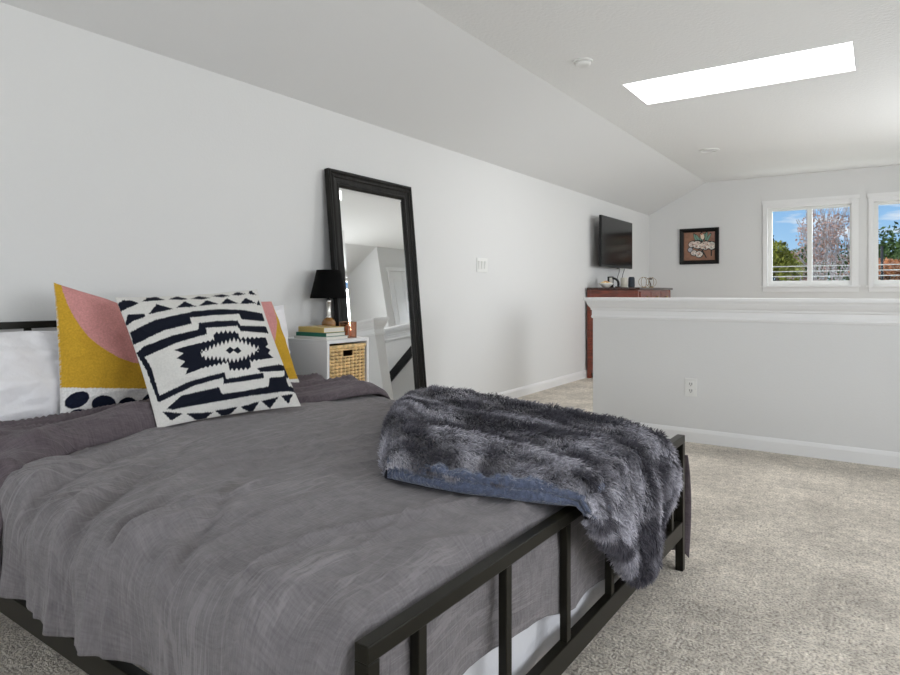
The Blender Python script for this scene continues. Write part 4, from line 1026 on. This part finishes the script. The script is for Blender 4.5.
# ------------------------------------------------------------------ outside
mb = MB(); mb.box((-60, 10, -3.2), (60, 120, -3.0)); struct('ground', mb, M['lawn'])
def leaves(mb, pts, size, mi=0, flat=0):
    for p in pts:
        a = Vector((random.gauss(0, 1), random.gauss(0, 1), random.gauss(0, 1))).normalized(); b_ = a.orthogonal().normalized(); c = a.cross(b_)
        an = random.uniform(0, 6.28); e1 = b_*math.cos(an)+c*math.sin(an); e2 = a.cross(e1); s_ = size*random.uniform(.6, 1.4)
        p = Vector(p); mb.add([p-e1*s_, p+e2*s_*.45, p+e1*s_, p-e2*s_*.45], [(0, 1, 2, 3)], mi)
def bush(name, c, r, hgt, n, size, m, label, cat, group, trunkm='bark_dark', lump=9, trunk_r=.08):
    t = thing(name, (c[0], c[1], -3), label, cat, group)
    pts = []; cs = [(Vector((random.gauss(0, .5)*r, random.gauss(0, .5)*r, random.uniform(-.45, .5)*hgt)), random.uniform(.35, .6)*r) for _ in range(lump)]
    for k in range(n):
        q, rr = random.choice(cs); d_ = Vector((random.gauss(0, 1), random.gauss(0, 1), random.gauss(0, 1))).normalized()*rr*random.uniform(.75, 1.05)
        d_.z *= .8; pts.append(Vector(c)+q+d_)
    mb = MB(); leaves(mb, pts, size); mb.build('foliage', M[m], t)
    mb = MB(); mb.tube([(c[0], c[1], -3), (c[0]+.05, c[1], c[2])], [trunk_r, trunk_r*.5], 8)
    for q, rr in cs: mb.tube([(c[0]+.02, c[1], c[2]-hgt*.5), (c[0]+q.x*.5, c[1]+q.y*.5, c[2]+q.z*.5-.1), tuple(Vector(c)+q)], [trunk_r*.4, trunk_r*.25, .008], 6)
    mb.build('trunk', M[trunkm], t)
def at(px_, y_, Y): v = ray(px_, y_); tt = Y/v[1]; return (v[0]*tt, Y, CAMH+v[2]*tt)
# bare pinkish tree
def bare_tree(px_, Y, topy, spread, label, seed):
    random.seed(seed); x, _, zt_ = at(px_, topy, Y)
    t = thing('bare_tree', (x, Y, -3), label, 'tree', 'trees outside the windows')
    mb = MB(); tw = []
    def grow(p, d_, L, r, lev):
        q = p+d_*L; m_ = (p+q)/2+Vector((random.gauss(0, .04), random.gauss(0, .04), 0))*L; mb.tube([p, m_, q], [r, r*.85, r*.65], 6, caps=False)
        if lev >= 3:
            for k in range(7): tw.append(p+(q-p)*random.random()+Vector((random.gauss(0, .06), random.gauss(0, .06), random.gauss(0, .06))))
        if lev < 5 and abs(q.x-x) < .42:
            for k in range(3 if lev < 2 else 2+(random.random() < .5)):
                e = (d_+Vector((random.gauss(0, .25), random.gauss(0, .25), random.gauss(.12, .14)))*(.9 if lev else 1.0)).normalized(); grow(q, e, L*random.uniform(.62, .82), r*.62, lev+1)
    H = zt_+3
    for s_ in (-.18, .0, .2): grow(Vector((x+s_, Y+random.uniform(-.2, .2), -3)), Vector((s_*spread, random.uniform(-.1, .1), 1)).normalized(), H*.34, .06, 0)
    mb.build('branches', M['bark'], t, smooth=True)
    tw = [p for p in tw if p.z < zt_+.3 and abs(p.x-x) < .6]
    mb = MB(); leaves(mb, tw, .034); mb.build('twig_tips', M['leaf_pink'], t)
bare_tree(834, 15.0, 234, .4, 'pale-barked tree with russet twigs behind the right pane of the left window', 5)
random.seed(31)
bush('leafy_tree', at(776, 262, 19), .55, .8, 3000, .05, 'leaf_yellow', 'yellow-green leafy tree at the lower left of the left window', 'tree', 'trees outside the windows')
bush('leafy_tree', at(797, 268, 22.5), .75, .7, 2800, .05, 'leaf_green', 'darker green tree low behind the yellow-green one', 'tree', 'trees outside the windows')
bush('brown_shrub', at(806, 268, 26), .9, .9, 3000, .05, 'leaf_pink', 'russet brown shrub crown just left of the mullion of the left window', 'shrub', 'trees outside the windows')
t_ = at(771, 236, 30)
t = thing('conifer', (t_[0], 30, -3), 'dark thin conifer tip at the left edge of the left window', 'tree')
mb = MB(); mb.tube([(t_[0], 30, -3), (t_[0], 30, t_[2])], [.12, .01], 6); mb.build('trunk', M['bark_dark'], t)
mb = MB(); pts = []
for k in range(1500):
    f_ = random.random()**.8; r = (.05+1.0*f_)*random.uniform(.3, 1); a = random.uniform(0, 6.28); pts.append((t_[0]+r*math.cos(a), 30+r*math.sin(a), t_[2]-f_*3.2-r*.25))
leaves(mb, pts, .09); mb.build('foliage', M['leaf_dark'], t)
bush('hedge_tree', at(905, 264, 34), 2.6, 1.5, 5200, .12, 'leaf_green', 'broad green tree line beyond the right window', 'tree', 'trees outside the windows', lump=22)
bush('hedge_tree', at(960, 258, 41), 2.4, 1.9, 3000, .12, 'leaf_green', 'green tree farther right beyond the right window', 'tree', 'trees outside the windows', lump=16)
bush('autumn_shrub', at(891, 274, 18), .60, .55, 2600, .055, 'leaf_orange', 'orange autumn shrub at the bottom left of the right window', 'shrub', 'trees outside the windows')
bush('autumn_shrub', at(925, 274, 20), .7, .55, 2600, .055, 'leaf_orange', 'orange autumn shrub farther right below the green tree line', 'shrub', 'trees outside the windows')
q = at(882, 246, 14); mb = MB(); mb.tube([(q[0], 14, -3), (q[0], 14, q[2])], .022, 8); tag(mb.build('garden_pole', M['pole'], None, smooth=True), 'thin dark pole outside the right window', 'pole')

# ------------------------------------------------------------------ light
wd = bpy.data.worlds.new('sky'); S.world = wd; wd.use_nodes = True; nt = wd.node_tree; N = nt.nodes; L = nt.links
bg = N['Background']; tc = N.new('ShaderNodeTexCoord'); sp = N.new('ShaderNodeSeparateXYZ'); L.new(tc.outputs['Generated'], sp.inputs[0])
rp = N.new('ShaderNodeValToRGB'); e = rp.color_ramp.elements
e[0].position = .0; e[0].color = (.62, .74, .88, 1); e[1].position = .16; e[1].color = (.20, .44, .80, 1)
x = e.new(.07); x.color = (.36, .60, .88, 1); x = e.new(.6); x.color = (.12, .30, .68, 1)
L.new(sp.outputs[2], rp.inputs[0])
mp = N.new('ShaderNodeMapping'); mp.inputs['Scale'].default_value = (9, 9, 46); L.new(tc.outputs['Generated'], mp.inputs[0])
nz = N.new('ShaderNodeTexNoise'); nz.inputs['Scale'].default_value = 1.5; nz.inputs['Detail'].default_value = 5; L.new(mp.outputs[0], nz.inputs['Vector'])
mr = N.new('ShaderNodeMapRange'); mr.inputs[1].default_value = .46; mr.inputs[2].default_value = .64; L.new(nz.outputs[0], mr.inputs[0])
mx = N.new('ShaderNodeMix'); mx.data_type = 'RGBA'; L.new(mr.outputs[0], mx.inputs[0]); L.new(rp.outputs[0], mx.inputs[6]); mx.inputs[7].default_value = (.86, .89, .94, 1)
L.new(mx.outputs[2], bg.inputs[0]); bg.inputs[1].default_value = 1.0
def area(name, loc, rot, sx, sy, power, col=(1, 1, 1), spread=PI):
    l = bpy.data.lights.new(name, 'AREA'); l.shape = 'RECTANGLE'; l.size = sx; l.size_y = sy; l.energy = power; l.color = col; l.spread = spread
    o = bpy.data.objects.new(name, l); COL.objects.link(o); o.location = loc; o.rotation_euler = rot; return o
area('daylight_right_window', (XR+.32, (W3[0]+W3[1])/2, 1.2), (0, math.radians(98), 0), W3[3]-W3[2], W3[1]-W3[0], 59, (1, .99, .985))
area('fill_stair_window', (XR+.32, (W6[0]+W6[1])/2, 1.3), (0, math.radians(93), math.radians(-24)), W6[3]-W6[2], W6[1]-W6[0], 82, (.985, .99, 1))  # lamp at an added, unseen window, brightens the far half of the room
area('fill_near_window', ((W4[0]+W4[1])/2, YN-.32, 1.25), (math.radians(100), 0, 0), W4[1]-W4[0], W4[3]-W4[2], 46, (.985, .99, 1))  # lamp at an added window behind the camera, even fill for the room
area('daylight_far_windows', ((WA[0]+WB[1])/2, YF+.75, 2.75), (math.radians(-62), 0, 0), 2.2, .7, 160, (.98, .99, 1))
area('ceiling_fill_far_windows', ((WA[0]+WB[1])/2, YF+.75, .35), (math.radians(-125), 0, 0), 2.2, .8, 18, (.98, .99, 1))  # added lamp below the far windows, aimed up to brighten the ceiling
sn = bpy.data.lights.new('sun', 'SUN'); sn.energy = 3.0; sn.angle = .01; so = bpy.data.objects.new('sun', sn); COL.objects.link(so)
so.rotation_euler = Vector((-.7, -.35, .65)).to_track_quat('Z', 'Y').to_euler()

# ------------------------------------------------------------------ camera
cam = bpy.data.cameras.new('camera'); co = bpy.data.objects.new('camera', cam); COL.objects.link(co)
cam.sensor_fit = 'HORIZONTAL'; cam.sensor_width = 36; cam.lens = FPX/900*36; cam.shift_x = 0; cam.shift_y = -(337.5-HY)/900
co.location = (0, 0, CAMH); co.rotation_euler = (PI/2, 0, TH); cam.clip_start = .05; cam.clip_end = 300
S.camera = co
S.view_settings.view_transform = 'Standard'; S.view_settings.look = 'None'; S.view_settings.exposure = .04; S.view_settings.gamma = 1; S.view_settings.use_curve_mapping = False
S.cycles.use_denoising = True; S.cycles.max_bounces = 10; S.cycles.diffuse_bounces = 6; S.cycles.transparent_max_bounces = 16; S.cycles.sample_clamp_indirect = 8
